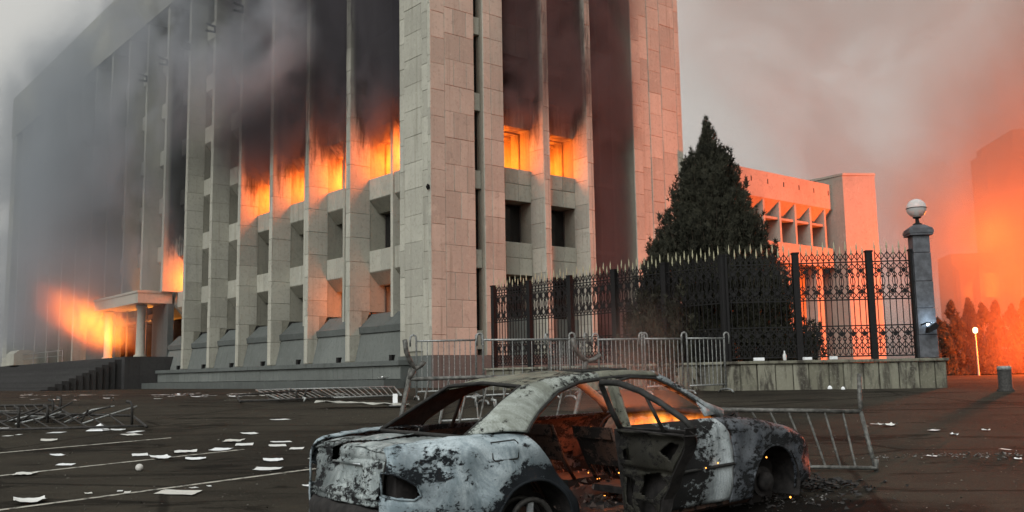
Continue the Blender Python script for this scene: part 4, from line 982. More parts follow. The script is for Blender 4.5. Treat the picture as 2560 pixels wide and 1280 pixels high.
# rear bumper (scorched, sagging)
b = MB(); G = []
for i in range(41):
    s = i / 40; y = -.73 + 1.46 * s; x0 = -1.215 + .20 * (abs(y) / .73) ** 4
    G.append([(x0 + dx + .006 * math.sin(19 * y), y * k, z - .02 * (1 - s) + .008 * math.sin(13 * y + z * 9)) for dx, z, k in ((.10, .56, .97), (.02, .555, .99), (-.02, .50, 1), (-.015, .42, 1), (.02, .33, .99), (.10, .27, .96))])
b.grid(G); shell(b, 'rear_bumper', M_CHAR, th=.01)
# roof with sunroof opening
def roof_z(x, y): return itp([(.19, 1.332), (.5, 1.382), (.9, 1.408), (1.3, 1.408), (1.62, 1.378)], x) + .014 - .03 * (y / .55) ** 2 + .006 * math.sin(8 * x + 5 * y)
G = [[(.19 + 1.43 * i / 44, -.55 + 1.1 * j / 32, roof_z(.19 + 1.43 * i / 44, -.55 + 1.1 * j / 32)) for j in range(33)] for i in range(45)]
b = MB(); b.grid(G); b.f = [f for f in b.f if not (1.0 < sum(b.v[i][0] for i in f) / 4 < 1.46 and abs(sum(b.v[i][1] for i in f) / 4) < .36)]
roof = shell(b, 'roof', M_ROOF)
b = MB(); b.tube([(.97, -.38, 1.415), (.97, .38, 1.415), (1.49, .38, 1.41), (1.49, -.38, 1.41), (.97, -.38, 1.415)], .014, 5); b.build('sunroof_frame', M_TRIM, roof)
# rear screen frame and front header
b = MB(); b.tube([(-.46, .66, .995), (.18, .54, 1.335), (.19, 0, 1.362), (.18, -.54, 1.335), (-.46, -.66, .995), (-.49, 0, 1.0), (-.46, .66, .995)], .017, 6); b.build('rear_screen_frame', M_TRIM, CAR, True)
b = MB(); b.tube([(1.61, -.56, 1.362), (1.63, 0, 1.385), (1.61, .56, 1.362)], .025, 6); b.build('screen_header', M_ROOF, CAR, True)
b = MB(); b.tube([(2.33, -.66, .95), (2.42, 0, .98), (2.33, .66, .95)], .03, 6); b.build('scuttle', M_CHAR, CAR, True)
# parcel shelf
b = MB(); b.grid([[(-.48 + .5 * i / 14, -.68 + 1.36 * j / 24, .93 - .05 * i / 14 + .02 * math.sin(9 * j / 4 + i) * math.sin(i * .9)) for j in range(25)] for i in range(15)]); shell(b, 'parcel_shelf', M_CHAR, th=.01)
# bonnet sunk and blackened, engine lumps
b = MB(); b.grid([[(2.36 + 1.22 * i / 24, -.64 + 1.28 * j / 24, spl(ZTOP, 2.36 + 1.22 * i / 24) - .03 + .03 * math.cos(3 * (j / 24 - .5)) + .012 * math.sin(i * 1.1 + j * .8) * math.sin(j * .6)) for j in range(25)] for i in range(25)]); shell(b, 'bonnet', M_CHAR, th=.01)
b = MB()
for k in range(9): b.tube([(2.5 + .11 * k, -.5 + rnd.uniform(-.1, .3), spl(ZTOP, 2.5 + .11 * k) - .02), (2.55 + .11 * k, -.5 + rnd.uniform(-.1, .3), spl(ZTOP, 2.5 + .11 * k) + rnd.uniform(.01, .045)), (2.68 + .1 * k, -.4, spl(ZTOP, 2.6 + .11 * k) - .01)], .018, 5)
o = b.build('bonnet_remains', M_CHAR, CAR); o['kind'] = 'stuff'
# front end
b = MB(); b.grid([[(3.64 - .10 * (abs(y) / .7) ** 2.4 + dx, y, z) for dx, z in ((-.05, .66), (0, .56), (.01, .46), (-.02, .36))] for y in [-.66 + 1.32 * i / 24 for i in range(25)]]); shell(b, 'front_panel', M_WING, th=.01)
b = MB()
for k in range(7): b.tube([(3.5 + rnd.uniform(0, .1), -.62 + .05 * k, .42), (3.55, -.64 + .05 * k, .34), (3.52 + rnd.uniform(-.1, .1), -.6 + .06 * k, .24 + rnd.uniform(0, .06))], .022, 5)
o = b.build('front_bumper_remains', M_CHAR, CAR); o['kind'] = 'stuff'
# doors -------------------------------------------------------------
def door_frame(b, pts, sy, r=.022): b.tube([(x, sy * y, z) for x, y, z in pts], r, 6)
# right front door (closed)
b = skin(lambda z: 1.075, lambda z: itp(DF, z), 34, 24, -1, .22, None); fd = shell(b, 'front_door', M_FDOOR)
b = MB(); door_frame(b, [(1.10, .80, .95), (1.115, .645, 1.32), (1.3, .628, 1.348), (1.6, .615, 1.325), (1.75, .63, 1.262), (1.95, .668, 1.15), (2.10, .70, 1.05), (2.20, .73, .955)], -1, .016); b.build('window_frame', M_TRIM, fd, True)
b = MB(); b.add([(2.03, -.69, 1.09), (2.22, -.735, .96), (2.05, -.765, .955)], [(0, 1, 2)]); shell(b, 'mirror_plate', M_FDOOR, fd, .012)
b = MB(); b.tube([(1.07, -.905, .52), (2.24, -.905, .53)], .016, 6); b.tube([(1.2, -.905, .545), (1.42, -.91, .55)], .012, 6); b.build('rub_strip', M_TRIM, fd, True)
b = skin(lambda z: 1.09, lambda z: itp(DF, z) - .02, 10, 8, -1, .25, .93, .09); b.build('inner_panel', M_CHAR, fd, True)
# open right rear door: hinge axis at the B pillar
HX, HY = 1.0, -.86
def to_hinge(b): b.v = [(x - HX, y - HY, z) for x, y, z in b.v]; return b
b = to_hinge(skin(lambda z: itp(DR, z) + .012, lambda z: 1.0, 30, 24, -1, .23, None)); rd = b.build('rear_door', M_CHAR, CAR, True, (HX, HY, 0)); rd.rotation_euler = (0, 0, R_(80)); mod(rd, 'SOLIDIFY', thickness=.012)
holes = [[(.40, .55), (.50, .64), (.68, .60), (.72, .46), (.55, .42)], [(.52, .36), (.60, .40), (.75, .40), (.74, .28), (.56, .27)], [(.80, .34), (.93, .36), (.94, .58), (.82, .54)], [(.20, .86), (.30, .88), (.42, .80), (.30, .74)], [(.84, .70), (.93, .70), (.93, .78), (.86, .80)]]
b = skin(lambda z: itp(DR, z) + .03, lambda z: .985, 76, 64, -1, .24, .945, .10, cut=lambda x, z: any(inpoly(x, z, h) for h in holes))
b.v = [(x, y + .012 * math.sin(14 * x + 9 * z) + .012 * math.sin(19 * z) - (.02 if .62 < z < .66 else 0), z) for x, y, z in b.v]
o = to_hinge(b).build('inner_panel', burnt('olive_black_inner_steel', (.050, .048, .037), (.024, .023, .018), (.008, .0075, .007), .51, 15.), rd, True); mod(o, 'SOLIDIFY', thickness=.012)
b = MB()
edge = [(itp(DR, z) + .015, z) for z in [.24 + .1 * k for k in range(8)]] + [(.015, 1.0)]
for (x0, z0), (x1, z1) in zip(edge[:-1], edge[1:]): b.add([(x0, -side_y(x0, min(z0, .95)), z0), (x1, -side_y(x1, min(z1, .95)), z1), (x1, -side_y(x1, min(z1, .95)) + .10, z1), (x0, -side_y(x0, min(z0, .95)) + .10, z0)], [(0, 1, 2, 3)])
b.add([(.985, -.90, .24), (.985, -.80, .24), (.985, -.74, .95), (.985, -.82, .95)], [(0, 1, 2, 3)]); b.add([(.02, -.86, .945), (.98, -.86, .945), (.98, -.76, .95), (.02, -.76, .95)], [(0, 1, 2, 3)]); b.add([(.47, -.86, .23), (.98, -.88, .23), (.98, -.78, .24), (.47, -.78, .24)], [(0, 1, 2, 3)])
o = to_hinge(b).build('door_edge', M_CHAR, rd); mod(o, 'SOLIDIFY', thickness=.008)
b = MB()
fr_ = [(.975, .80, .95), (.985, .72, 1.12), (1.0, .655, 1.31), (.97, .638, 1.335), (.72, .645, 1.33), (.48, .68, 1.27), (.29, .735, 1.18), (.10, .80, 1.06), (.03, .825, .99)]
b.tube([(x, -y, z) for x, y, z in fr_], .026, 6); o = to_hinge(b).build('window_frame', M_TRIM, rd, True)
b = MB(); b.tube([(.43, -.69, 1.245), (.36, -.80, .95)], .016, 6); to_hinge(b).build('window_divider', M_TRIM, rd, True)
# left doors
b = skin(lambda z: 1.075, lambda z: itp(DF, z), 20, 14, 1, .22, None); ld = shell(b, 'front_door', M_WING)
b = MB(); door_frame(b, [(1.10, .80, .95), (1.115, .645, 1.32), (1.3, .628, 1.348), (1.6, .615, 1.325), (1.75, .63, 1.262), (1.95, .668, 1.15), (2.10, .70, 1.05), (2.20, .73, .955)], 1, .02); b.build('window_frame', M_RUST, ld, True)
b = skin(lambda z: 1.09, lambda z: itp(DF, z) - .02, 14, 12, 1, .25, .93, .09, cut=lambda x, z: inpoly(x, z, [(1.5, .4), (1.9, .4), (1.85, .6), (1.55, .62)])); o = b.build('inner_panel', M_RUST, ld, True)
b = skin(lambda z: itp(DR, z) + .01, lambda z: 1.06, 20, 14, 1, .22, None); l2 = shell(b, 'rear_door', M_WING)
b = MB(); door_frame(b, fr_, 1, .024); b.build('window_frame', M_RUST, l2, True)
b = MB(); b.tube([(.43, .69, 1.245), (.36, .80, .95)], .016, 6); b.build('window_divider', M_RUST, l2, True)
b = skin(lambda z: itp(DR, z) + .03, lambda z: 1.03, 20, 16, 1, .25, .94, .09, cut=lambda x, z: inpoly(x, z, [(.55, .45), (.9, .42), (.88, .62), (.6, .66)])); b.build('inner_panel', M_RUST, l2, True)
# floor, bulkheads, wheels
b = MB(); b.grid([[(.1 + 2.3 * i / 26, -.78 + 1.56 * j / 20, .27 + (.10 if abs(j - 10) < 2 else 0) + .03 * math.sin(i * 1.7 + j) * math.sin(j * 1.3)) for j in range(21)] for i in range(27)]); shell(b, 'floor_pan', M_CHAR, th=.01)
b = MB(); b.box(2.36, 2.42, -.74, .74, .28, .93); b.build('bulkhead', M_CHAR, CAR)
b = MB()
for k in range(420):
    x, y = rnd.uniform(.25, 2.2), rnd.uniform(-.74, .74); s = rnd.uniform(.012, .05); zf = .30 + rnd.random() ** 2 * .12
    q = [np.array([x, y, zf]) + np.array([rnd.uniform(-s, s) for _ in range(3)]) for _ in range(4)]; b.add(q, [(0, 1, 2), (0, 2, 3), (0, 3, 1), (1, 3, 2)])
o = b.build('ash_and_rubble', burnt('pale_ash_rubble', (.22, .16, .13), (.09, .065, .055), (.02, .017, .016), .52, 4.), CAR); o['kind'] = 'stuff'
for x, sy in ((.02, -1), (.02, 1), (2.84, -1), (2.84, 1)):
    wr = MB(); zc_ = .29; P_ = []
    for k in range(40):
        a = 2 * math.pi * k / 40; P_.append((x + .20 * math.cos(a), sy * .82, zc_ + .20 * math.sin(a)))
    wr.tube(P_ + P_[:1], .022, 6); wr.tube([(p[0], sy * .66, p[2]) for p in P_ + P_[:1]], .02, 6)
    if x > 1: wr = MB(); wr.lathe([(.09, -.04), (.09, .04)], 12); wr.v = [(x + v_[0], sy * .74 + v_[2], zc_ + v_[1]) for v_ in wr.v]
    whl = wr.build('wheel', M_BSTEEL if x < 1 else M_CHAR, CAR, True)
    b = MB()
    for k in range(5):
        a = 2 * math.pi * k / 5 + .3; b.bar((x + .05 * math.cos(a), sy * .80, zc_ + .05 * math.sin(a)), (x + .19 * math.cos(a), sy * .815, zc_ + .19 * math.sin(a)), .05, .02)
    b.lathe([(.055, 0), (.05, .03)], 12); b.v = [(v_[0], v_[1], v_[2]) if i < 40 else (x + v_[0], sy * .80 - sy * v_[2], zc_ + v_[1]) for i, v_ in enumerate(b.v)]
    if x < 1: b.build('spokes', M_ALU, whl)
    b = MB(); b.prism([(x + .14 * math.cos(R_(i * 20)), zc_ + .14 * math.sin(R_(i * 20))) for i in range(18)], sy * .70, sy * .72, 1); b.build('brake_disc', M_RUST if x < 1 else M_CHAR, whl)
# seats
def seat(x, y, name='front_seat'):
    st = MB(); w = .23
    st.tube([(x + .10, y - w, .42), (x - .02, y - w, .62), (x - .13, y - w, .92), (x - .15, y + w, .92), (x - .02, y + w, .62), (x + .10, y + w, .42)], .018, 6); s_ = st.build(name, M_RUST, CAR, True)
    b = MB(); b.add([(x - .02, y - w, .60), (x - .02, y + w, .60), (x - .145, y + w, .90), (x - .135, y - w, .90)], [(0, 1, 2, 3)]); b.add([(x - .145, y - w - .01, .84), (x - .145, y + w + .01, .84), (x - .165, y + w + .01, .94), (x - .16, y - w - .01, .94)], [(0, 1, 2, 3)]); o = b.build('back_plate', M_RUST, s_); mod(o, 'SOLIDIFY', thickness=.006)
    b = MB()
    for k in range(5): b.tube([(x + .05, y - w + .09 * k + .04, .5), (x - .04, y - w + .09 * k + .05, .68), (x - .12, y - w + .09 * k + .04, .88)], .006, 4)
    b.build('springs', M_CHAR, s_)
    b = MB(); b.box(x + .02, x + .52, y - w, y + w, .36, .42); b.tube([(x + .02, y - w, .3), (x + .5, y - w, .3)], .02, 5); b.tube([(x + .02, y + w, .3), (x + .5, y + w, .3)], .02, 5); b.build('seat_base', M_CHAR, s_)
seat(1.18, -.40); seat(1.18, .40)
b = MB()
for k in range(10):
    y = -.6 + .133 * k; b.tube([(.42, y, .40), (.24, y, .52), (.12, y, .70), (.05, y, .88)], .008, 4)
for z_, x_ in ((.5, .26), (.6, .185), (.7, .12), (.8, .085), (.88, .05)): b.tube([(x_, -.62, z_), (x_, .62, z_)], .008, 4)
b.tube([(.30, -.62, .46), (.05, -.62, .9)], .014, 5); b.tube([(.30, -.3, .46), (.05, -.3, .9)], .014, 5); b.build('rear_seat_springs', M_RUST, CAR, True)
b = MB(); b.grid([[(2.02 + .3 * i / 8, -.70 + 1.4 * j / 30, .70 + .20 * math.sin(i / 8 * 1.5) + .02 * math.sin(j * 1.1) * math.sin(i + j * .7)) for j in range(31)] for i in range(9)]); b.grid([[(2.02 + .03 * i, -.70 + 1.4 * j / 20, .70 - .09 * i) for j in range(21)] for i in range(4)]); dash = b.build('dashboard', plain('ash_grey_dashboard', (.10, .08, .06), .9, 0, 9, .6), CAR, True)
b = MB(); b.tube([(1.95 + .16 * .35 * math.sin(a), .38 + .18 * math.cos(a), .78 + .17 * math.sin(a)) for a in [k * math.pi / 8 for k in range(17)]], .012, 6); b.tube([(1.95, .38, .78), (2.15, .38, .68)], .02, 6); b.build('steering_wheel', M_CHAR, CAR, True)
# burnt debris under and beside the front wheel
def rubble(name, cx, cy, n, sx, sy_, smin, smax, mat, label, hump=.08):
    b = MB()
    for k in range(n):
        x, y = rnd.gauss(0, sx), rnd.gauss(0, sy_); s = rnd.uniform(smin, smax) * (1.6 if rnd.random() < .1 else 1)
        X, Y = cx + x, cy + y; zz = gz(Y) + HC + rnd.random() * hump * math.exp(-(x / sx) ** 2 - (y / sy_) ** 2)
        q = [np.array([X, Y, zz]) + np.array([rnd.uniform(-s, s), rnd.uniform(-s, s), rnd.uniform(-.2 * s, .8 * s)]) for _ in range(5)]
        b.add(q, [(0, 1, 2), (0, 2, 3), (0, 3, 4), (1, 4, 3), (1, 3, 2), (0, 4, 1)])
    o = b.build(name, mat); return tag(o, label, 'debris', kind='stuff')
M_RUB = plain('charred_rubble', (.022, .02, .019), .8, .1, 30, .7); M_RUBL = plain('grey_ash_rubble', (.16, .155, .145), .9, 0, 20, .6)
p = gp(2010, 1215); rubble('charred_debris', p[0], p[1], 320, .34, .16, .012, .05, M_RUB, 'charred debris heaped beside the front wheel of the burnt car', .14)
p = gp(1850, 1250); rubble('charred_debris', p[0], p[1], 420, .55, .18, .01, .035, M_RUB, 'charred crumbs along the ground under the front wing', .05)
p = gp(1880, 1250); rubble('ash_flakes', p[0], p[1], 90, .5, .14, .008, .022, M_RUBL, 'pale ash flakes strewn under the front wing', .05)
p = gp(2440, 1140); rubble('rubble_streak', p[0], p[1], 160, .75, .12, .008, .03, M_RUBL, 'streak of small pale rubble on the asphalt at the right', .02)
o = MB(); a_, b_ = gp(2000, 1205), gp(2095, 1222); o.bar(a_ + np.array([0, 0, .06 + HC]), b_ + np.array([0, 0, .03 + HC]), .06, .02); o = o.build('metal_strip', M_BSTEEL); tag(o, 'bent dark metal strip lying on the debris by the front wheel', 'strip')
for i, (x, y, s, lb) in enumerate(((2015, 968, .045, 'white stone at the foot of the wall below the double fence post'), (2075, 968, .06, 'larger white stone at the foot of the wall, near the wall middle'), (2108, 969, .05, 'white stone right of the larger one at the foot of the wall'))):
    p = gp(x, y + 6); b = MB(); b.lathe([(.01, 0), (s, s * .3), (s * .9, s), (s * .4, s * 1.5), (.005, s * 1.6)], 7); o = b.build('stone', M_PAPER, None, loc=up_z(p)); tag(o, lb, 'stone', 'white stones along the wall foot')

# ------------------------------------------------------------------ fire
def flame_mat(name, root, lo, hi, shape, strength, wind=(0, 0), scale=.8, core=(1, .29, .022)):
    # glowing gas: emission only; noise breaks it into tongues that lean with the wind
    t = NT(name); v = t.coord(root); X, Y, Z = t.sep(v)
    n = t.noise(t.mapping(v, (1.3, 1.3, .5)), scale * 1.7, 4, .70, 1.1)
    d = shape(t, X, Y, Z, n)
    em = t.n('ShaderNodeEmission'); t.l(t.mix(t.ramp(d, .25, .9), (1, .13, .010, 1), (*core, 1)), em.inputs[0]); t.l(t.math('MULTIPLY', d, strength), em.inputs[1])
    t.l(em.outputs[0], t.out.inputs['Volume']); return t.m
def glow(parent, loc, watts, col=(1, .19, .022), size=.4, name='fire_glow'):
    l_ = bpy.data.lights.new(name, 'POINT'); l_.energy = watts; l_.color = col; l_.shadow_soft_size = size
    o = bpy.data.objects.new(name, l_); COL.objects.link(o); o.parent = parent; o.location = loc; return o
def world_b(v_, u_, z_): p = OB + V * v_ + U * u_; return (p[0], p[1], z_ + HC)
def flames(label, box, mat):
    (x0, x1), (y0, y1), (z0, z1) = box
    b = MB(); b.box(x0, x1, y0, y1, z0, z1); o = b.build('flames', mat); o.location = BLD.location; o.rotation_euler = BLD.rotation_euler
    return tag(o, label, 'fire', 'flames in the burning building', 'stuff')
names = ['flames in the window bay next to the corner pylon on the long facade', 'flames in the second bay from the corner pylon on the long facade', 'flames in the third bay from the corner pylon on the long facade', 'flames in the fourth bay from the corner pylon on the long facade']
for i in range(4):
    y0, y1 = edges[2 * i] + .02, edges[2 * i + 1] - .02
    def shp(t, X, Y, Z, n, y0=y0, y1=y1):
        k = t.ramp(t.math('SUBTRACT', Z, t.math('MULTIPLY', n, 3.8)), 7.9 + (.25, -.2, .35, 0)[i], 9.8 + (.25, -.2, .35, 0)[i], 1, 0)      # tongues die out upward
        k = t.math('MULTIPLY', k, t.ramp(X, .3, 2.0, .05, 1)); return t.math('MULTIPLY', k, t.ramp(n, .45, .58))
    o = flames(names[i], ((.15, 4.0), (y0, y1), (9.45, 12.6)), flame_mat('window_flames', BLD, 0, 0, shp, .95))
    m_ = (y0 + y1) / 2
    for q in (-1, 1):
        glow(o, (2.0, m_ + q * .95, 10.4), (640, 760, 480, 700)[i], (1, .15, .012)); 
    glow(o, (4.6, m_, 10.2), 130, (1, .20, .02), size=.6)
y0, y1 = edges[12] + .02, edges[13] - .02
def shp(t, X, Y, Z, n):
    k = t.ramp(t.math('SUBTRACT', Z, t.math('MULTIPLY', n, 2.6)), 5.2, 7.0, 1, 0); k = t.math('MULTIPLY', k, t.ramp(X, .1, 1.8, .15, 1)); return t.math('MULTIPLY', k, t.ramp(n, .3, .6))
o = flames('flames in the lower window bay just right of the entrance canopy', ((.1, 3.6), (y0, y1), (5.95, 9.2)), flame_mat('bay_flames', BLD, 0, 0, shp, .6)); m_ = (y0 + y1) / 2
for q in (-1, 1): glow(o, (2.0, m_ + q * .95, 6.9), 480, (1, .16, .012))
glow(o, (4, m_, 6.6), 200, (1, .26, .03))
# short facade windows
for i, (x0, x1) in enumerate(((4.07, 6.43), (6.87, 9.28))):
    def shp(t, X, Y, Z, n):
        k = t.ramp(t.math('SUBTRACT', Z, t.math('MULTIPLY', n, 3.2)), 8.2, 10.2, 1, 0); k = t.math('MULTIPLY', k, t.ramp(Y, .25, 1.8, .05, 1)); return t.math('MULTIPLY', k, t.ramp(n, .32, .6))
    b_ = flames(('flames in the burning window right beside the corner pylon on the short facade', 'flames in the second burning window of the short facade')[i], ((x0, x1), (.15, 3.6), (9.5, 12.6)), flame_mat('short_facade_flames', BLD, 0, 0, shp, .6)); m_ = (x0 + x1) / 2
    glow(b_, (m_, 1.9, 10.4), 480, (1, .16, .014)); glow(b_, (m_ + .2, 4.2, 10.2), 300, (1, .27, .025), .6)
# embers glowing on the ground floor
for i, (u_, w_) in enumerate(((8.2, 90), (4.0, 35))):
    y0, y1 = edges[2 * (1 - i)] + .03, edges[2 * (1 - i) + 1] - .03
    def shp(t, X, Y, Z, n): return t.math('MULTIPLY', t.ramp(n, .5, .7), t.ramp(Z, 3.1, 4.3, 1, 0))
    o = flames(('dying flames behind the ground floor window of the second bay', 'dying flames behind the ground floor window next to the corner pylon')[i], ((2.1, 3.6), (y0, y1), (3.02, 4.36)), flame_mat('dying_flames', BLD, 0, 0, shp, .5))
    glow(o, (1.85, (y0 + y1) / 2 + .3, 3.7), w_ * 1.6, (1, .22, .05), .3)
# entrance fire, blown to the left out of the doorway
def shp(t, X, Y, Z, n):
    dy = t.math('SUBTRACT', Y, 36.5)
    ax = t.math('ADD', 3.3, t.math('MULTIPLY', dy, .25))          # the plume rises as it drifts along the facade
    dz = t.math('ABSOLUTE', t.math('SUBTRACT', Z, t.math('ADD', ax, t.math('MULTIPLY', t.math('SUBTRACT', n, .5), 1.2)))); w = t.math('ADD', 1.35, t.math('MULTIPLY', dy, .03))
    k = t.ramp(t.math('DIVIDE', dz, w), .5, 1.05, 1, 0); k = t.math('MULTIPLY', k, t.ramp(Y, 41, 55, 1, 0)); k = t.math('MULTIPLY', k, t.ramp(Y, 34.5, 36, 0, 1))
    k = t.math('MULTIPLY', k, t.ramp(t.math('ABSOLUTE', t.math('ADD', X, 1.7)), .8, 2.2, 1, 0)); return t.math('MULTIPLY', k, t.ramp(n, .34, .58))
o = flames('large flame streaming sideways out of the burning entrance under the canopy', ((-4.0, .6), (34.3, 55.5), (1.62, 9.9)), flame_mat('entrance_flames', BLD, 0, 0, shp, .42, scale=.5))
glow(o, (-1.0, 39.5, 3.6), 300, size=.6); glow(o, (-1.4, 47, 4.2), 130, size=.8); glow(o, (1.6, 37.5, 3.2), 700, (1, .34, .04), .5)
# fire off to the right of the frame: a burning heap in front of the annex, it lights the annex and the smoke
HP = np.array([30.4, 49.0, gz(49.0)])
HEAP = empty('burning_heap', up_z(HP)); tag(HEAP, 'burning heap of rubbish on the lot beyond the picture edge', 'bonfire')
b = MB()
for k in range(60):
    a, r = rnd.uniform(0, 6.28), rnd.uniform(0, 2.2); h = (2.3 - r) * .5
    p = np.array([r * math.cos(a), r * math.sin(a), h * rnd.random()]); d = np.array([rnd.uniform(-1, 1), rnd.uniform(-1, 1), rnd.uniform(-.3, .8)]); b.bar(p - d * .5, p + d * .5, .12, .05)
b.build('charred_boards', M_RUB, HEAP)
t = NT('bonfire_flames'); v = t.coord(); X, Y, Z = t.sep(v); n = t.noise(t.mapping(v, (1, 1, .5)), .9, 4, .6, .8)
rr = t.math('SQRT', t.math('ADD', t.math('MULTIPLY', X, X), t.math('MULTIPLY', Y, Y)))
k = t.math('MULTIPLY', t.ramp(t.math('ADD', rr, t.math('MULTIPLY', Z, .4)), 1.2, 2.6, 1, 0), t.ramp(n, .35, .6)); em = t.n('ShaderNodeEmission'); em.inputs[0].default_value = (1, .34, .05, 1); t.l(t.math('MULTIPLY', k, 4.), em.inputs[1]); t.l(em.outputs[0], t.out.inputs['Volume'])
b = MB(); b.box(-2.6, 2.6, -2.6, 2.6, .05, 6); b.build('bonfire_flames', t.m, HEAP)
glow(HEAP, (0, 0, 2.6), 34000, (1, .12, .009), 1.2)
# fire behind the annex, glowing through the smoke and one far window
t = NT('far_flames'); em = t.n('ShaderNodeEmission', i_Strength=1.5); em.inputs[0].default_value = (1, .30, .03, 1); t.l(em.outputs[0], t.out.inputs['Volume'])
p = at(2478, 715, 85.5); b = MB(); b.box(-.55, .55, -.6, .6, -1.0, 1.2); o = b.build('flames', t.m, None, loc=up_z(p)); tag(o, 'bright flame in a window of the distant smoky building', 'fire', 'flames in the burning building', 'stuff')
glow(o, (0, -2.5, 0), 1200, (1, .16, .015), .8); glow(o, (-6, -13, 3), 6500, (1, .17, .018), 2); glow(o, (5, -12, 11), 6500, (1, .18, .02), 2)
# fire inside the car
def car_box(name, box, mat):
    (x0, x1), (y0, y1), (z0, z1) = box; b = MB(); b.box(x0, x1, y0, y1, z0, z1); return b.build(name, mat, CAR)
t = NT('car_flames'); v = t.coord(CAR); X, Y, Z = t.sep(v); n = t.noise(t.mapping(v, (1, 1, .6)), 5.5, 5, .65, .6)
k = t.math('MULTIPLY', t.ramp(t.math('SUBTRACT', Z, t.math('MULTIPLY', n, .22)), .72, .86, 1, 0), t.ramp(n, .40, .58)); em = t.n('ShaderNodeEmission')
t.l(t.mix(t.ramp(n, .45, .68), (1, .14, .008, 1), (1, .40, .04, 1)), em.inputs[0]); t.l(t.math('MULTIPLY', k, 9.), em.inputs[1]); t.l(em.outputs[0], t.out.inputs['Volume'])
fl_ = car_box('dashboard_flames', ((2.0, 2.34), (-.62, .25), (.66, 1.02)), t.m); fl_['kind'] = 'stuff'
glow(CAR, (1.95, .15, .98), 9, (1, .16, .016), .08); glow(CAR, (1.98, -.35, 1.0), 6, (1, .19, .02), .08); glow(CAR, (1.45, .45, .62), 3.0, (1, .16, .016), .06)
t = NT('ember'); em = t.n('ShaderNodeEmission', i_Strength=5.); em.inputs[0].default_value = (1, .33, .05, 1); t.l(em.outputs[0], t.out.inputs[0]); M_EMB = t.m
b = MB()
for k in range(34):
    x, y, z = rnd.uniform(1.15, 1.75), rnd.uniform(-.66, -.1), rnd.choice((rnd.uniform(.3, .55), rnd.uniform(.8, .92))); s = rnd.uniform(.004, .013)
    q = [np.array([x, y, z]) + np.array([rnd.uniform(-s, s) for _ in range(3)]) for _ in range(4)]; b.add(q, [(0, 1, 2), (0, 2, 3), (0, 3, 1), (1, 3, 2)])
for x, y, z, s in ((1.86, -.915, .535, .012), (2.02, -.92, .56, .007), (2.82, -.80, .52, .008), (3.05, -.86, .13, .01), (1.18, -.3, .88, .02)): b.lathe([(.001, -s), (s, 0), (.001, s)], 6); b.v[-18:] = [(x + p[0], y + p[1], z + p[2]) for p in b.v[-18:]]
o = b.build('embers', M_EMB, CAR); o['kind'] = 'stuff'

# ------------------------------------------------------------------ smoke
def smoke(name, label, box, dens, color, root=BLD, aniso=.0, step=1.0):
    (x0, x1), (y0, y1), (z0, z1) = box
    b = MB(); b.box(x0, x1, y0, y1, z0, z1)
    t = NT(name + '_gas'); v = t.coord(root) if root else t.coord(); X, Y, Z = t.sep(v)
    d = dens(t, v, X, Y, Z)
    pv = t.n('ShaderNodeVolumePrincipled'); pv.inputs['Color'].default_value = (*color, 1); pv.inputs['Anisotropy'].default_value = aniso; t.l(d, pv.inputs['Density']); t.l(pv.outputs[0], t.out.inputs['Volume'])
    try: t.m.cycles.volume_sampling = 'MULTIPLE_IMPORTANCE'; t.m.volume_intersection_method = 'FAST'
    except Exception: pass
    o = b.build(name, t.m)
    if root: o.location = root.location; o.rotation_euler = root.rotation_euler
    try: o.cycles.volume_step_rate = step
    except Exception: pass
    return tag(o, label, 'smoke', 'smoke of the fire', 'stuff')
def d_bays(t, v, X, Y, Z):
    n = t.noise(t.mapping(v, (1, 1, .6), loc=(0, 0, 3)), .38, 4, .66, 1.2)
    zz = t.math('ADD', Z, t.math('MULTIPLY', t.math('SUBTRACT', n, .5), 5))
    k = t.ramp(zz, 10.6, 13.2); k = t.math('MULTIPLY', k, t.ramp(X, -1.3, .5, .05, 1)); k = t.math('MULTIPLY', k, t.math('MULTIPLY', t.ramp(Y, 19.0, 23.5, 1, 0), t.ramp(Y, 2.4, 3.0)))
    return t.math('MULTIPLY', t.math('MULTIPLY', k, t.ramp(n, .36, .60, .08, 1)), 1.5)
smoke('bay_smoke', 'dark smoke pouring up the bays of the long facade above the flames', ((-1.4, 1.9), (2.43, 23.5), (10.0, 26.0)), d_bays, (.20, .185, .20))
def d_short(t, v, X, Y, Z):
    n = t.noise(t.mapping(v, (1, 1, .6)), .42, 4, .6, 1.0)
    zz = t.math('ADD', Z, t.math('MULTIPLY', t.math('SUBTRACT', n, .5), 5))
    k = t.ramp(zz, 11.0, 13.4); k = t.math('MULTIPLY', k, t.ramp(Y, -1.0, .5, .05, 1))
    k = t.math('MAXIMUM', k, t.math('MULTIPLY', t.ramp(X, 9.7, 10.0), t.ramp(Y, -.2, .6)))
    return t.math('MULTIPLY', t.math('MULTIPLY', k, t.ramp(n, .36, .60, .12, 1)), 1.3)
smoke('bay_smoke', 'dark brownish smoke in the bays of the short facade', ((4.07, 12.62), (-1.1, 1.55), (.9, 26.0)), d_short, (.24, .19, .19))
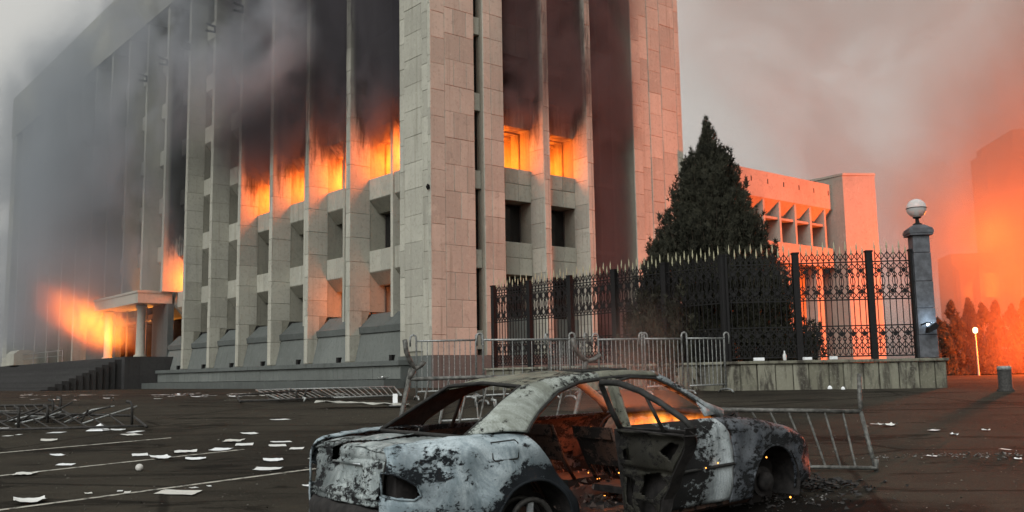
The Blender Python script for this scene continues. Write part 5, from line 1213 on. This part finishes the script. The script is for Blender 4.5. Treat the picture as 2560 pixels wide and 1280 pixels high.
def d_left(t, v, X, Y, Z):
    n = t.noise(t.mapping(v, (1, .7, .8), loc=(7, 0, 0)), .11, 4, .6, 1.0); n2 = t.noise(t.mapping(v, (1, 1, .7)), .3, 4, .6, .8)
    k = t.math('MULTIPLY', t.math('MULTIPLY', t.ramp(Y, 22, 43, .0, 1), t.ramp(Y, 62, 74, 1, .03)), t.ramp(n, .40, .60, .18, 1)); k = t.math('MULTIPLY', k, t.ramp(Z, 25, 31.5, 1, .1)); k = t.math('MULTIPLY', k, t.ramp(n2, .38, .6, .45, 1.25)); k = t.math('MULTIPLY', k, t.ramp(Z, 1.5, 6, .0, 1))
    k = t.math('MULTIPLY', k, t.ramp(X, -6.0, -2.5, .12, 1))
    core = t.math('MULTIPLY', t.math('MULTIPLY', t.ramp(Y, 36, 40), t.ramp(Y, 44, 49, 1, 0)), t.math('MULTIPLY', t.ramp(Z, 5.5, 9), t.ramp(Z, 16, 24, 1, 0)))
    return t.math('ADD', t.math('MULTIPLY', k, .25), t.math('MULTIPLY', core, .10))
smoke('drifting_smoke', 'wide grey smoke bank drifting along the far end of the long facade', ((-6, .0), (21, 77.5), (1.0, 31.6)), d_left, (.62, .67, .72))
def d_top(t, v, X, Y, Z):
    n = t.noise(t.mapping(v, (1, 1, .7), loc=(2, 5, 0)), .16, 4, .62, 1.1)
    k = t.math('MULTIPLY', t.math('MULTIPLY', t.ramp(Z, 12.5, 18), t.ramp(Y, 5, 9)), t.ramp(n, .46, .60)); return t.math('MULTIPLY', k, .34)
smoke('drifting_smoke', 'pale bluish smoke veil rolling across the upper fins of the long facade', ((-4.5, -1.45), (5, 34), (12, 30)), d_top, (.70, .73, .78))
def d_right(t, v, X, Y, Z):
    n = t.noise(t.mapping(v, (1, 1, .75), rot=(0, .5, 0)), .055, 4, .64, 1.2)
    return t.math('MULTIPLY', t.math('MULTIPLY', t.ramp(n, .40, .62, .2, 1), t.ramp(X, 10, 26, .3, 1)), t.math('ADD', .08, t.math('MULTIPLY', t.math('MULTIPLY', t.ramp(X, 29, 37), t.ramp(Z, 8, 26, 1, .1)), .07)))
b_ = at(2180, 500, 80)
smoke('drifting_smoke', 'huge bank of smoke glowing orange behind the annex and over the far building', ((10, 75), (64, 85), (-.4 + HC, 60)), d_right, (.94, .79, .70), None)
def d_near(t, v, X, Y, Z):
    n = t.noise(t.mapping(v, (1, 1, .75), loc=(3, 1, 0)), .07, 5, .62, 1.2)
    return t.math('MULTIPLY', t.math('MULTIPLY', t.math('MULTIPLY', t.ramp(n, .38, .62, .3, 1), t.ramp(X, 24.2, 31, .0, 1)), .14), t.ramp(Z, 14, 30, 1, .15))
smoke('drifting_smoke', 'thick orange smoke lying over the far hedge beside the granite post', ((24.2, 75), (52.5, 63.9), (-.4 + HC, 34)), d_near, (.60, .44, .34), None)
def d_car(t, v, X, Y, Z):
    n = t.noise(t.mapping(v, (1, 1, .5)), 1.6, 4, .6, .8)
    return t.math('MULTIPLY', t.math('MULTIPLY', t.ramp(n, .35, .65), t.ramp(Z, .95, 2.3, 1, 0)), .45)
b = MB(); b.box(1.35, 2.35, -.5, .62, 1.03, 2.4)
t = NT('car_smoke_gas'); v = t.coord(CAR); X, Y, Z = t.sep(v); pv = t.n('ShaderNodeVolumePrincipled'); pv.inputs['Color'].default_value = (.6, .52, .46, 1); t.l(d_car(t, v, X, Y, Z), pv.inputs['Density']); t.l(pv.outputs[0], t.out.inputs['Volume'])
o = b.build('cabin_smoke', t.m, CAR); o['kind'] = 'stuff'
